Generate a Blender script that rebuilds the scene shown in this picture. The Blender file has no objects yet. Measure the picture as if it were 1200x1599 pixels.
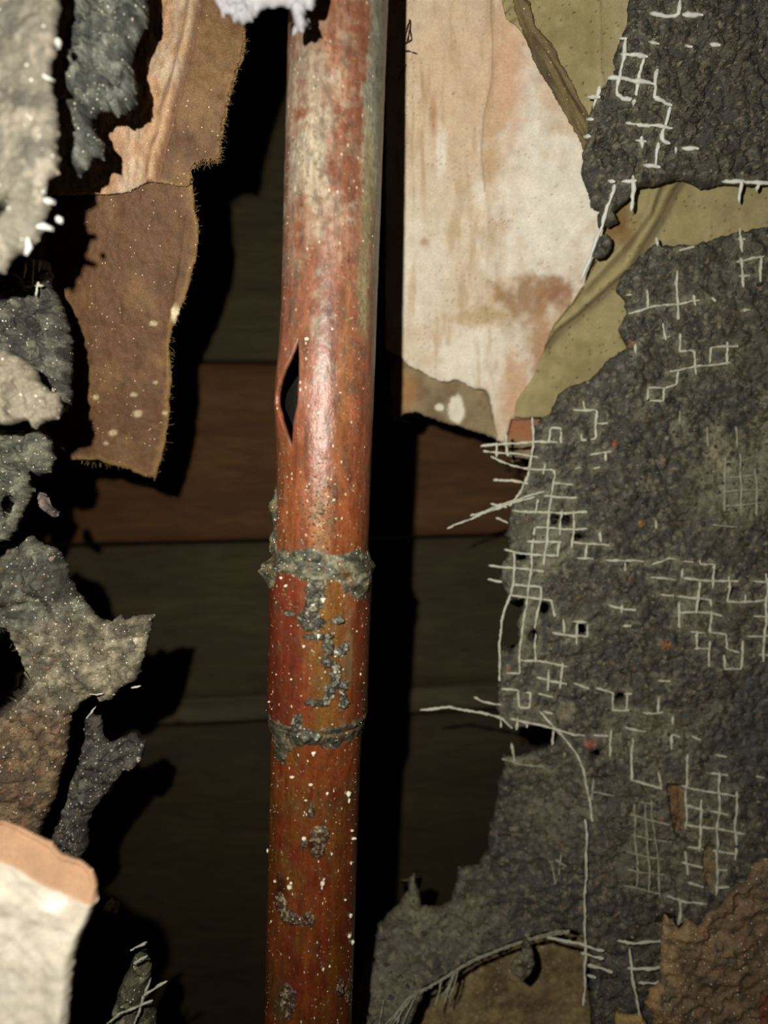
import bpy, math, random
import numpy as np
from mathutils import Vector

# ------------------------------------------------------------------ camera, light, exposure
SC = bpy.context.scene
F = 1050.0                      # focal length in pixels of the 1200 x 1599 frame
cd = bpy.data.cameras.new('camera')
cam = bpy.data.objects.new('camera', cd)
SC.collection.objects.link(cam)
cam.location = (0, 0, 0)
cam.rotation_euler = (math.pi / 2, 0, 0)
cd.sensor_fit = 'VERTICAL'
cd.sensor_height = 36
cd.lens = 36 * F / 1599
cd.clip_start = 0.005
cd.clip_end = 5
cd.dof.use_dof = True
cd.dof.focus_distance = 0.122
cd.dof.aperture_fstop = 11
SC.camera = cam

w = bpy.data.worlds.new('world')
SC.world = w
w.use_nodes = True
w.node_tree.nodes['Background'].inputs[0].default_value = (0.9, 0.8, 0.65, 1)
w.node_tree.nodes['Background'].inputs[1].default_value = 0.0035

ld = bpy.data.lights.new('torch_light', 'SPOT')       # the phone's torch, just up and left of its lens
ld.energy = 1.15
ld.color = (1.0, 0.95, 0.85)
ld.shadow_soft_size = 0.0011
ld.spot_size = math.radians(168)
ld.spot_blend = 1.0
lo = bpy.data.objects.new('torch_light', ld)
SC.collection.objects.link(lo)
lo.location = (-0.017, 0, 0.014)
lo.rotation_euler = (Vector((-0.008, 0.12, 0.028)) - Vector(lo.location)).to_track_quat('-Z', 'Y').to_euler()

SC.view_settings.view_transform = 'Standard'
SC.view_settings.look = 'None'
SC.view_settings.exposure = 0.0
SC.view_settings.gamma = 1.0
SC.view_settings.use_curve_mapping = False

# ------------------------------------------------------------------ small maths
rnd = random.Random(7)
rng = np.random.RandomState(11)
TAB = rng.rand(256, 256)
TABX = rng.rand(256, 256)
TABY = rng.rand(256, 256)

def vnoise(x, y):
    xi = np.floor(x).astype(int); yi = np.floor(y).astype(int)
    fx = x - xi; fy = y - yi
    fx = fx * fx * (3 - 2 * fx); fy = fy * fy * (3 - 2 * fy)
    a = TAB[xi & 255, yi & 255]; b = TAB[(xi + 1) & 255, yi & 255]
    c = TAB[xi & 255, (yi + 1) & 255]; d = TAB[(xi + 1) & 255, (yi + 1) & 255]
    return (a * (1 - fx) + b * fx) * (1 - fy) + (c * (1 - fx) + d * fx) * fy

def fbm(x, y, oct=4, seed=0):
    s = 0; a = 0.5; t = 0
    for i in range(oct):
        s = s + a * vnoise(x + 17.3 * i + seed * 7.7, y - 9.1 * i + seed * 3.3); t += a
        x = x * 2.03; y = y * 2.03; a *= 0.5
    return s / t * 2 - 1                 # about -1..1

def worley(x, y, seed=0):
    xi = np.floor(x).astype(int); yi = np.floor(y).astype(int)
    f1 = np.full(x.shape, 9.0); f2 = np.full(x.shape, 9.0); cid = np.zeros(x.shape)
    for dx in (-1, 0, 1):
        for dy in (-1, 0, 1):
            cx = xi + dx; cy = yi + dy
            jx = TABX[(cx + seed * 13) & 255, cy & 255]; jy = TABY[(cx + seed * 13) & 255, cy & 255]
            d = np.hypot(cx + jx - x, cy + jy - y)
            m = d < f1
            f2 = np.where(m, f1, np.minimum(f2, d))
            cid = np.where(m, TAB[(cx + seed * 5) & 255, (cy + 31) & 255], cid)
            f1 = np.where(m, d, f1)
    return f1, f2, cid

def sst(x, a, b):
    t = np.clip((x - a) / (b - a), 0, 1)
    return t * t * (3 - 2 * t)

def rgb(r, g, b, k=1.0):
    def l(c):
        c /= 255.0
        return c / 12.92 if c < 0.04045 else ((c + 0.055) / 1.055) ** 2.4
    return np.array([l(r) * k, l(g) * k, l(b) * k])

def mixc(a, b, t):
    t = np.asarray(t)[..., None]
    return a * (1 - t) + b * t

def blob(px, py, cx, cy, rx, ry=None, soft=0.35, n=0.25, ns=9.0, seed=0):
    ry = ry or rx
    d = np.hypot((px - cx) / rx, (py - cy) / ry) + n * fbm(px / ns, py / ns, 3, seed + cx * 0.013)
    return 1 - sst(d, 1 - soft, 1 + soft)

def sdpoly(px, py, poly):
    P = np.array(poly, float); Q = np.roll(P, -1, 0)
    best = np.full(px.shape, 1e9); ins = np.zeros(px.shape, bool)
    for (x0, y0), (x1, y1) in zip(P, Q):
        ex, ey = x1 - x0, y1 - y0
        L = ex * ex + ey * ey + 1e-12
        t = np.clip(((px - x0) * ex + (py - y0) * ey) / L, 0, 1)
        best = np.minimum(best, (px - x0 - t * ex) ** 2 + (py - y0 - t * ey) ** 2)
        c = ((y0 > py) != (y1 > py))
        if y1 != y0:
            ins ^= c & (px < (x1 - x0) * (py - y0) / (y1 - y0) + x0)
    d = np.sqrt(best)
    return np.where(ins, d, -d)

def sdline(px, py, pts):
    best = np.full(px.shape, 1e9); side = np.zeros(px.shape)
    for (x0, y0), (x1, y1) in zip(pts[:-1], pts[1:]):
        ex, ey = x1 - x0, y1 - y0
        t = np.clip(((px - x0) * ex + (py - y0) * ey) / (ex * ex + ey * ey), 0, 1)
        d = (px - x0 - t * ex) ** 2 + (py - y0 - t * ey) ** 2
        m = d < best
        side = np.where(m, np.sign(ex * (py - y0) - ey * (px - x0)), side)
        best = np.where(m, d, best)
    return np.sqrt(best), side

def pt(px, py, d):
    return ((px - 600) * d / F, d, (799.5 - py) * d / F)

# ------------------------------------------------------------------ object helpers
def props(o, label=None, cat=None, group=None, kind=None):
    if label: o['label'] = label
    if cat: o['category'] = cat
    if group: o['group'] = group
    if kind: o['kind'] = kind
    return o

def empty(name, loc, label=None, cat=None, group=None, kind=None):
    o = bpy.data.objects.new(name, None)
    o.empty_display_size = 0.01
    SC.collection.objects.link(o)
    o.location = loc
    return props(o, label, cat, group, kind)

def mesh_obj(name, V, faces, mat, parent=None, col=None, smooth=True, loc=None):
    """V: world coordinates (n,3); faces: (m,4) or (m,3) int array"""
    V = np.asarray(V, float)
    if parent is not None:
        origin = np.array(parent.location)
        if parent.parent is not None:
            origin = origin + np.array(parent.parent.location)
    else:
        origin = np.array(loc) if loc is not None else (V.min(0) + V.max(0)) / 2
    V = V - origin
    me = bpy.data.meshes.new(name)
    faces = np.asarray(faces, np.int32)
    k = faces.shape[1]
    me.vertices.add(len(V)); me.vertices.foreach_set('co', V.astype(np.float32).ravel())
    me.loops.add(faces.size); me.loops.foreach_set('vertex_index', faces.ravel())
    me.polygons.add(len(faces))
    me.polygons.foreach_set('loop_start', np.arange(0, faces.size, k, dtype=np.int32))
    me.polygons.foreach_set('loop_total', np.full(len(faces), k, np.int32))
    me.polygons.foreach_set('use_smooth', np.full(len(faces), smooth))
    me.update(calc_edges=True)
    me.validate()
    if col is not None:
        c = np.ones((len(V), 4), np.float32); c[:, :3] = np.clip(col, 0, 1)
        a = me.color_attributes.new('Col', 'FLOAT_COLOR', 'POINT')
        a.data.foreach_set('color', c.ravel())
    me.materials.append(mat)
    o = bpy.data.objects.new(name, me)
    SC.collection.objects.link(o)
    if parent is not None:
        o.parent = parent
    else:
        o.location = origin
    return o

class Slab:
    """A broken piece with real thickness: an outline in the frame, set at its own distance."""
    def __init__(s, name, mat, poly, depth, disp, color, thick=0.004, step=2.5, jag=3.0, jags=9.0,
                 rnd_px=7.0, rnd_m=0.0012, holes=(), parent=None, seed=0, tear=0.0, undercut=0.75):
        P = np.array(poly, float)
        x0, y0 = P.min(0) - 8; x1, y1 = P.max(0) + 8
        gx = np.arange(x0, x1, step); gy = np.arange(y0, y1, step)
        PX, PY = np.meshgrid(gx, gy, indexing='ij')
        sd = sdpoly(PX, PY, poly)
        hx, hy = np.gradient(sd, step); hn = np.sqrt(hx ** 2 + hy ** 2 + 1e-4); hx = hx / hn; hy = hy / hn
        sd0 = sd
        sd = sd + jag * fbm(PX / jags, PY / jags, 4, seed) + tear * fbm(PX / 2.5, PY / 2.5, 2, seed + 2)
        for h in holes:
            if len(h) == 3 or len(h) == 4 and not hasattr(h[0], '__len__'):
                rx = h[2]; ry = h[3] if len(h) == 4 else rx
                hd = (np.hypot((PX - h[0]) / rx, (PY - h[1]) / ry) - 1) * min(rx, ry) + 1.6 * fbm(PX / 5, PY / 5, 3, 5)
            else:
                hd = -sdpoly(PX, PY, h) + 2.0 * fbm(PX / 6, PY / 6, 3, 5)
            sd = np.minimum(sd, hd)
        ins = sd > 0
        cell = ins[:-1, :-1] | ins[1:, :-1] | ins[:-1, 1:] | ins[1:, 1:]
        gxr, gyr = np.gradient(sd, step)
        g2 = gxr ** 2 + gyr ** 2 + 1e-6
        mvx = np.clip(-sd * gxr / g2, -1.3 * step, 1.3 * step); mvy = np.clip(-sd * gyr / g2, -1.3 * step, 1.3 * step)
        out = ~ins
        QX = np.where(out, PX + mvx, PX); QY = np.where(out, PY + mvy, PY)
        base = depth(QX, QY) * np.ones(QX.shape)
        t = np.clip(sd / rnd_px, 0, 1)
        dsp = disp(QX, QY) * np.ones(QX.shape)
        fr = base + dsp * (0.35 + 0.65 * t) + rnd_m * (1 - np.sqrt(1 - (1 - t) ** 2))
        s.px0, s.py0, s.step, s.sd, s.fr, s.depth = x0, y0, step, sd, fr, depth
        n = PX.size
        idx = np.arange(n).reshape(PX.shape)
        ii, jj = np.nonzero(cell)
        q = np.stack([idx[ii, jj], idx[ii, jj + 1], idx[ii + 1, jj + 1], idx[ii + 1, jj]], 1)
        X = (QX - 600) * base / F; Z = (799.5 - QY) * base / F
        front = np.stack([X, fr, Z], -1).reshape(-1, 3)
        u = min(thick / np.median(base) * F * undercut, float(sd0.max()) * 0.45)
        sh = np.clip(u - np.maximum(sd, 0), 0, u) * (0.8 + 0.4 * vnoise(QX / 9, QY / 9))
        for _ in range(4):                                  # smooth the inward direction so the underside does not fold
            hx[1:-1, 1:-1] = (hx[2:, 1:-1] + hx[:-2, 1:-1] + hx[1:-1, 2:] + hx[1:-1, :-2]) / 4
            hy[1:-1, 1:-1] = (hy[2:, 1:-1] + hy[:-2, 1:-1] + hy[1:-1, 2:] + hy[1:-1, :-2]) / 4
        BX = QX + hx * sh; BY = QY + hy * sh
        X2 = (BX - 600) * base / F; Z2 = (799.5 - BY) * base / F
        back = np.stack([X2, np.maximum(base + thick, fr + 0.0003), Z2], -1).reshape(-1, 3)
        C = (color(QX, QY, sd) * np.ones(QX.shape + (3,))).reshape(-1, 3)
        E = np.concatenate([q[:, [0, 1]], q[:, [1, 2]], q[:, [2, 3]], q[:, [3, 0]]])
        key = E[:, 0].astype(np.int64) * n + E[:, 1]; rev = E[:, 1].astype(np.int64) * n + E[:, 0]
        b = E[~np.isin(key, rev)]
        side = np.stack([b[:, 1], b[:, 0], b[:, 0] + n, b[:, 1] + n], 1)
        faces = np.concatenate([q, q[:, ::-1] + n, side])
        V = np.concatenate([front, back]); CC = np.concatenate([C, C])
        used = np.unique(faces); re = np.zeros(2 * n, int); re[used] = np.arange(len(used))
        # orientation: columns +px, rows +py -> q order faces -Y (towards the camera) when reversed
        s.o = mesh_obj(name, V[used], re[faces][:, ::-1], mat, parent, CC[used])
    def at(s, px, py):
        i = int(round((px - s.px0) / s.step)); j = int(round((py - s.py0) / s.step))
        if 0 <= i < s.sd.shape[0] and 0 <= j < s.sd.shape[1] and s.sd[i, j] > 0:
            return float(s.fr[i, j]), float(s.sd[i, j])
        return float(s.depth(np.array(float(px)), np.array(float(py)))), -1.0

def tube(pts, r, seg=6, wob=0.0, taper=True, flat=1.0):
    """tube mesh through 3-D points"""
    P = np.array(pts, float)
    L = np.r_[0, np.cumsum(np.linalg.norm(np.diff(P, axis=0), axis=1))]
    n = max(3, int(L[-1] / (r * 1.8)) + 1); n = min(n, 110)
    t = np.linspace(0, L[-1], n)
    Q = np.stack([np.interp(t, L, P[:, k]) for k in range(3)], 1)
    if wob: Q[1:-1] += (rng.rand(n - 2, 3) - 0.5) * wob
    T = np.gradient(Q, axis=0); T /= np.linalg.norm(T, axis=1)[:, None] + 1e-12
    up = np.array([0, 1, 0.0])
    A = np.cross(T, up); A /= np.linalg.norm(A, axis=1)[:, None] + 1e-12
    B = np.cross(T, A)
    rr = r * (1 + 0.5 * (rng.rand(n) - 0.5) + 0.25 * np.sin(np.arange(n) * 0.9 + rng.rand() * 6))
    if taper: rr[0] *= 0.55; rr[-1] *= 0.55
    V = []
    for k in range(seg):
        a = 2 * math.pi * k / seg
        V.append(Q + (A * math.cos(a) + B * math.sin(a) * flat) * rr[:, None])
    V = np.stack(V, 1).reshape(-1, 3)
    F_ = []
    for i in range(n - 1):
        for k in range(seg):
            a = i * seg + k; b = i * seg + (k + 1) % seg
            F_.append((a, a + seg, b + seg, b))
    for base in (0, (n - 1) * seg):
        for k in range(1, seg - 1, 2):
            f = (base, base + k, base + k + 1, base + (k + 2) % seg if k + 2 < seg else base + k + 1)
            if len(set(f)) == 4:
                F_.append(f if base else f[::-1])
    return V, np.array(F_)

def join(parts):
    Vs, Fs, n = [], [], 0
    for V, f in parts:
        Vs.append(V); Fs.append(np.asarray(f) + n); n += len(V)
    return np.concatenate(Vs), np.concatenate(Fs)

_a = (1 + 5 ** 0.5) / 2
ICO = np.array([(-1, _a, 0), (1, _a, 0), (-1, -_a, 0), (1, -_a, 0), (0, -1, _a), (0, 1, _a), (0, -1, -_a), (0, 1, -_a),
                (_a, 0, -1), (_a, 0, 1), (-_a, 0, -1), (-_a, 0, 1)], float) / 1.9
ICOF = np.array([(0, 11, 5), (0, 5, 1), (0, 1, 7), (0, 7, 10), (0, 10, 11), (1, 5, 9), (5, 11, 4), (11, 10, 2), (10, 7, 6),
                 (7, 1, 8), (3, 9, 4), (3, 4, 2), (3, 2, 6), (3, 6, 8), (3, 8, 9), (4, 9, 5), (2, 4, 11), (6, 2, 10), (8, 6, 7), (9, 8, 1)])

def grit(name, pos, size, cols, mat, parent, kind='stuff'):
    n = len(pos)
    V = np.zeros((n, 12, 3)); C = np.zeros((n, 12, 3))
    for i in range(n):
        s_ = size[i] * (0.6 + 0.8 * rng.rand(3))
        V[i] = pos[i] + ICO * (0.75 + 0.5 * rng.rand(12, 1)) * s_
        C[i] = cols[i]
    Fc = (ICOF[None] + 12 * np.arange(n)[:, None, None]).reshape(-1, 3)
    o = mesh_obj(name, V.reshape(-1, 3), Fc, mat, parent, C.reshape(-1, 3), smooth=False)
    props(o, kind=kind)
    return o

# ------------------------------------------------------------------ materials
def mineral(name, var=0.5, s1=900, s2=3500, bump=0.5, rough=0.85, spec=0.3, metal=0.0, glint=0.0, glint_col=(0.8, 0.8, 0.75),
            use_attr=True, base=(0.5, 0.5, 0.5), stretch=(1, 1, 1), dist=0.0004, sheen=0.0):
    m = bpy.data.materials.new(name); m.use_nodes = True
    nt = m.node_tree; N = nt.nodes; L = nt.links
    b = N['Principled BSDF']
    tc = N.new('ShaderNodeTexCoord'); mp = N.new('ShaderNodeMapping'); mp.inputs['Scale'].default_value = stretch
    L.new(tc.outputs['Object'], mp.inputs[0])
    def noise(sc, det=4, r=0.6):
        n = N.new('ShaderNodeTexNoise'); n.inputs['Scale'].default_value = sc
        n.inputs['Detail'].default_value = det; n.inputs['Roughness'].default_value = r
        L.new(mp.outputs[0], n.inputs['Vector']); return n
    n1 = noise(s1); n2 = noise(s2, 3)
    ad = N.new('ShaderNodeMath'); ad.operation = 'MULTIPLY'
    L.new(n1.outputs['Fac'], ad.inputs[0]); L.new(n2.outputs['Fac'], ad.inputs[1])
    mr = N.new('ShaderNodeMapRange')
    mr.inputs['From Min'].default_value = 0.12; mr.inputs['From Max'].default_value = 0.40
    mr.inputs['To Min'].default_value = 1 - var; mr.inputs['To Max'].default_value = 1 + var
    L.new(ad.outputs[0], mr.inputs['Value'])
    mx = N.new('ShaderNodeVectorMath'); mx.operation = 'SCALE'
    if use_attr:
        at = N.new('ShaderNodeAttribute'); at.attribute_name = 'Col'
        L.new(at.outputs['Color'], mx.inputs[0])
    else:
        mx.inputs[0].default_value = base
    L.new(mr.outputs[0], mx.inputs['Scale'])
    out = mx.outputs[0]
    if glint > 0:
        vo = N.new('ShaderNodeTexVoronoi'); vo.inputs['Scale'].default_value = s2 * 0.95
        L.new(mp.outputs[0], vo.inputs['Vector'])
        sp = N.new('ShaderNodeSeparateColor'); L.new(vo.outputs['Color'], sp.inputs[0])
        g = N.new('ShaderNodeMath'); g.operation = 'GREATER_THAN'; g.inputs[1].default_value = 1 - glint
        L.new(sp.outputs[0], g.inputs[0])
        g2 = N.new('ShaderNodeMath'); g2.operation = 'LESS_THAN'; g2.inputs[1].default_value = 0.36
        L.new(vo.outputs['Distance'], g2.inputs[0])
        g3 = N.new('ShaderNodeMath'); g3.operation = 'MULTIPLY'; L.new(g.outputs[0], g3.inputs[0]); L.new(g2.outputs[0], g3.inputs[1])
        mc = N.new('ShaderNodeMix'); mc.data_type = 'RGBA'; mc.inputs['B'].default_value = (*glint_col, 1)
        L.new(g3.outputs[0], mc.inputs['Factor']); L.new(out, mc.inputs['A'])
        out = mc.outputs['Result']
        rr = N.new('ShaderNodeMapRange'); rr.inputs['To Min'].default_value = rough; rr.inputs['To Max'].default_value = 0.3
        L.new(g3.outputs[0], rr.inputs['Value']); L.new(rr.outputs[0], b.inputs['Roughness'])
    else:
        b.inputs['Roughness'].default_value = rough
    L.new(out, b.inputs['Base Color'])
    b.inputs['Specular IOR Level'].default_value = spec
    b.inputs['Metallic'].default_value = metal
    bp = N.new('ShaderNodeBump'); bp.inputs['Strength'].default_value = bump; bp.inputs['Distance'].default_value = dist
    L.new(ad.outputs[0], bp.inputs['Height']); L.new(bp.outputs[0], b.inputs['Normal'])
    return m

M = {}
M['render'] = mineral('dark_cement_render', 0.75, 700, 3600, 1.0, 0.62, 0.45, glint=0.02, glint_col=(0.3, 0.3, 0.26))
M['skin'] = mineral('grey_cement_skin', 0.3, 500, 2600, 0.7, 0.75, 0.3, glint=0.02)
M['cement'] = mineral('beige_cement', 0.45, 700, 3200, 1.0, 0.7, 0.4, glint=0.05, glint_col=(0.75, 0.68, 0.55))
M['plaster'] = mineral('pale_plaster', 0.15, 350, 2400, 0.35, 0.9, 0.15, dist=0.0002)
M['paper'] = mineral('olive_building_paper', 0.14, 420, 3000, 0.35, 0.85, 0.15, dist=0.0002)
M['kraft'] = mineral('brown_kraft_paper', 0.33, 520, 3600, 0.8, 0.62, 0.3, glint=0.012, glint_col=(0.7, 0.6, 0.42), dist=0.0003)
M['strand'] = mineral('glass_fibre_strand', 0.25, 900, 5000, 0.4, 0.6, 0.4, use_attr=False, base=tuple(rgb(176, 176, 158)))
M['strand_dull'] = mineral('dusty_glass_fibre', 0.35, 900, 5000, 0.4, 0.7, 0.3, use_attr=False, base=tuple(rgb(138, 136, 116)))
M['strand_white'] = mineral('clean_glass_fibre', 0.1, 900, 5000, 0.3, 0.5, 0.4, use_attr=False, base=tuple(rgb(200, 202, 194)))
M['fibre'] = mineral('paper_fibre', 0.2, 900, 5000, 0.2, 0.6, 0.3, use_attr=False, base=tuple(rgb(150, 124, 80)))
M['hair_dark'] = mineral('dark_root_fibre', 0.2, 900, 5000, 0.2, 0.8, 0.2, use_attr=False, base=tuple(rgb(60, 40, 30)))
M['copper'] = mineral('tarnished_copper', 0.3, 600, 3300, 0.6, 0.35, 0.33, metal=0.0, glint=0.02, glint_col=(0.55, 0.5, 0.38), stretch=(1, 1, 0.45), dist=0.0002)
M['bore'] = mineral('black_pipe_bore', 0.3, 600, 3000, 0.3, 0.8, 0.1, use_attr=False, base=(0.012, 0.012, 0.01))
M['solder'] = mineral('corroded_solder', 0.5, 800, 3600, 0.8, 0.42, 0.45, metal=0.0, glint=0.05, glint_col=(0.62, 0.62, 0.5))
M['grit'] = mineral('loose_grit', 0.2, 900, 4000, 0.3, 0.6, 0.35)

# back boards: long wood grain along X
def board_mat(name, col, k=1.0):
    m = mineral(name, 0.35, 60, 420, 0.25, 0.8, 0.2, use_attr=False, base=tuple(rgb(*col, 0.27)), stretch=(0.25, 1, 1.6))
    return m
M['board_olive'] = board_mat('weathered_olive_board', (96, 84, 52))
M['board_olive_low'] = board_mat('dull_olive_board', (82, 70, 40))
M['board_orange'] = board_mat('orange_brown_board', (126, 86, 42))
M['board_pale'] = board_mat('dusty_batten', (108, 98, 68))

# ------------------------------------------------------------------ structure: back of the cavity
BACK = 0.209
wb = empty('wall_back', (0, BACK + 0.003, 0), kind='structure')

def board(name, y0l, y0r, y1l, y1r, front, mat, th=0.012):
    """horizontal board; y..l / y..r: edge heights in the frame at its left and right end"""
    X0, X1 = -0.19, 0.19
    def z(py): return (799.5 - py) * front / F
    def edge(yl, yr, x):
        a = z(yl); b = z(yr)          # at px 150 and 780
        xa, xb = (150 - 600) * front / F, (780 - 600) * front / F
        return a + (b - a) * (x - xa) / (xb - xa)
    nx, nz = 60, 14
    V = []; bev = 0.0008
    for (yy, ins) in ((front, bev), (front + bev, 0), (front + th, 0)):
        pass
    xs = np.linspace(X0, X1, nx)
    prof = [(0, th), (0, bev), (bev, 0)]
    rows = []
    top = lambda x: edge(y0l, y0r, x); bot = lambda x: edge(y1l, y1r, x)
    ts = np.linspace(0, 1, nz)
    for x in xs:
        a = top(x); b_ = bot(x); r = []
        r.append((x, front + th, a)); r.append((x, front + bev, a)); r.append((x, front, a - bev))
        for t in ts[1:-1]:
            zz = a - bev + (b_ - a + 2 * bev) * t
            wv = 0.0004 * math.sin(zz * 160 + x * 30) + 0.0002 * math.sin(zz * 900 + math.sin(x * 40))
            r.append((x, front + wv, zz))
        r.append((x, front, b_ + bev)); r.append((x, front + bev, b_)); r.append((x, front + th, b_))
        rows.append(r)
    m_ = len(rows[0]); V = np.array(rows).reshape(-1, 3); Fc = []
    for i in range(nx - 1):
        for j in range(m_):
            k = (j + 1) % m_
            Fc.append((i * m_ + j, i * m_ + k, (i + 1) * m_ + k, (i + 1) * m_ + j))
    o = mesh_obj(name, V, np.array(Fc)[:, ::-1], mat, wb)
    return o

board('board', -700, -720, 560, 566, BACK + 0.002, M['board_olive'])
board('board', 566, 570, 848, 834, BACK - 0.003, M['board_orange'])
board('board', 853, 838, 1098, 1066, BACK, M['board_olive'])
board('board', 1100, 1068, 1138, 1108, BACK - 0.003, M['board_pale'])
board('board', 1141, 1110, 2300, 2280, BACK + 0.001, M['board_olive_low'])

# ------------------------------------------------------------------ right side: plasterboard, paper, render
def dP(px, py):
    return 0.129 + 0.026 * np.clip(py / 640.0, -0.2, 1.1) + 0 * px

root = empty('plasterboard', pt(760, 300, 0.142), 'pale pinkish plasterboard panel with rust stains hanging right of the copper pipe', 'plasterboard')
def c_face(px, py, sd):
    base = rgb(192, 176, 152) * np.ones(px.shape + (3,))
    f = fbm(px / 60, py / 130, 4, 1)
    base = mixc(base, rgb(188, 166, 140), sst(f, -0.25, 0.5) * 0.6)
    base = mixc(base, rgb(194, 160, 134), blob(px, py, 745, 110, 90, 130, 0.7, 0.5) * 0.45)
    base = mixc(base, rgb(214, 208, 194), blob(px, py, 860, 330, 92, 125, 0.5, 0.6, 22) * 0.95)
    base = mixc(base, rgb(210, 204, 190), blob(px, py, 826, 170, 20, 70, 0.5, 0.6, 16) * 0.8)
    base = mixc(base, rgb(210, 204, 188), blob(px, py, 745, 560, 70, 60, 0.6, 0.7, 20) * 0.8)
    base = mixc(base, rgb(206, 200, 184), blob(px, py, 660, 430, 50, 110, 0.6, 0.7, 24) * 0.6)
    base = mixc(base, rgb(214, 208, 194), blob(px, py, 690, 240, 8, 40, 0.5, 0.4) * 0.8)
    base = mixc(base, rgb(158, 126, 92), sst(fbm(px / 8, py / 60, 4, 9), -0.05, 0.5) * (1 - sst(px, 650, 700)) * (1 - sst(py, 240, 380)) * 0.8)
    base = mixc(base, rgb(164, 138, 104), sst(fbm(px / 12, py / 70, 4, 19), 0.05, 0.5) * (1 - sst(px, 770, 800)) * 0.5)
    base = mixc(base, rgb(196, 150, 120), blob(px, py, 795, 120, 26, 80, 0.6, 0.5) * 0.5)
    base = mixc(base, rgb(178, 146, 108), blob(px, py, 768, 240, 14, 60, 0.6) * 0.5)
    base = mixc(base, rgb(140, 108, 74), blob(px, py, 835, 462, 56, 30, 0.6, 0.9, 14) * 0.85)
    base = mixc(base, rgb(152, 114, 82), blob(px, py, 845, 540, 17, 60, 0.6, 0.5) * 0.75)
    base = mixc(base, rgb(138, 88, 60), blob(px, py, 872, 456, 24, 16, 0.7, 0.8) * 0.6)
    base = mixc(base, rgb(184, 146, 116), blob(px, py, 806, 610, 22, 60, 0.5, 0.4) * 0.8)
    base = mixc(base, rgb(160, 138, 100), blob(px, py, 750, 495, 50, 14, 0.7, 0.6) * 0.8)
    base = mixc(base, rgb(150, 110, 74), blob(px, py, 677, 176, 6, 26, 0.8) * 0.7)
    base = mixc(base, rgb(150, 110, 80), blob(px, py, 663, 378, 6, 7, 0.8) * 0.7)
    d, s_ = sdline(px, py, [(766, 0), (770, 80), (768, 130), (756, 180), (752, 240), (756, 280), (760, 330), (757, 400), (756, 480)])
    base = mixc(base, rgb(120, 95, 72), (1 - sst(d, 0.5, 2.2)) * 0.55 * (py < 300))
    # dark mould dots
    f1, f2, c = worley(px / 5, py / 5, 3)
    m = (f1 < 0.26) & (c > 0.88) & (fbm(px / 30, py / 30, 3, 8) > 0.12)
    base = mixc(base, rgb(120, 92, 68), m * 0.55)
    return base
def h_face(px, py):
    d, s_ = sdline(px, py, [(766, 0), (770, 80), (768, 130), (756, 180), (752, 240), (756, 280), (760, 330), (757, 400), (756, 480), (752, 600)])
    step_ = -0.00022 * np.exp(-(d / 4.0) ** 2) + 0.00025 * sst(s_ * d, 0, 10)
    v = sdline(px, py, [(697, -20), (699, 30), (693, 80), (690, 140), (686, 210), (684, 330)])[0]
    return step_ - 0.00018 * np.exp(-(v / 3.0) ** 2) * (py < 260) + 0.00035 * fbm(px / 50, py / 90, 4, 3) + 0.00012 * fbm(px / 7, py / 9, 3, 4) \
        - 0.0004 * np.exp(-((px - 770) / 45.0) ** 2) * sst(py, 330, 500)
face_poly = [(604, -60), (1000, -60), (1000, 300), (960, 420), (890, 520), (850, 600), (828, 655), (800, 655), (790, 692), (776, 688), (770, 645), (761, 610),
             (738, 606), (730, 600), (712, 592), (700, 597), (688, 596), (672, 588), (655, 577), (640, 572), (625, 556), (602, 545)]
Slab('plaster_face', M['plaster'], face_poly, lambda x, y: dP(x, y), h_face, c_face, thick=0.0016, step=2.4, jag=1.6, jags=6, rnd_px=3, rnd_m=0.0005, parent=root, tear=0.8)
def c_under(px, py, sd):
    b = rgb(132, 116, 88) * np.ones(px.shape + (3,))
    b = mixc(b, rgb(108, 92, 68), sst(fbm(px / 30, py / 30, 3, 2), -0.1, 0.5))
    b = mixc(b, rgb(205, 198, 182), blob(px, py, 713, 640, 13, 22, 0.2, 0.35))
    b = mixc(b, rgb(205, 196, 176), blob(px, py, 687, 636, 7, 5, 0.3, 0.3))
    b = mixc(b, rgb(190, 182, 160), blob(px, py, 782, 650, 8, 42, 0.3, 0.2))
    b = mixc(b, rgb(150, 110, 70), blob(px, py, 632, 610, 18, 30, 0.6, 0.5) * 0.7)
    b = mixc(b, rgb(146, 96, 66), blob(px, py, 815, 668, 30, 22, 0.3, 0.4) * 0.9)
    return b
Slab('plaster_core', M['plaster'], [(606, 530), (700, 540), (850, 560), (860, 640), (850, 675), (838, 715), (800, 722), (792, 700), (770, 682), (745, 674), (720, 666), (695, 660), (670, 652), (648, 643), (632, 645),
     (620, 655), (612, 662), (614, 640)], lambda x, y: dP(x, y) + 0.0018, lambda x, y: 0.0003 * fbm(x / 20, y / 20, 4, 6), c_under, thick=0.006, step=2.4, jag=2.2, jags=7,
     rnd_px=5, rnd_m=0.0008, parent=root, tear=1.0)
# short dark roots growing out of its left edge
prs = []
for a in ([(632, 58), (640, 30), (641, 40), (636, 65), (629, 72)], [(640, 42), (643, 62), (634, 68)], [(628, 78), (640, 80), (652, 84)], [(634, 100), (628, 112), (622, 125)]):
    prs.append(tube([pt(x, y, float(dP(0, y)) - 0.0008) for x, y in a], 0.00011, 5, 0.0001))
V_, F_ = join(prs)
props(mesh_obj('root_hair', V_, F_, M['hair_dark'], root), kind='stuff')

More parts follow.
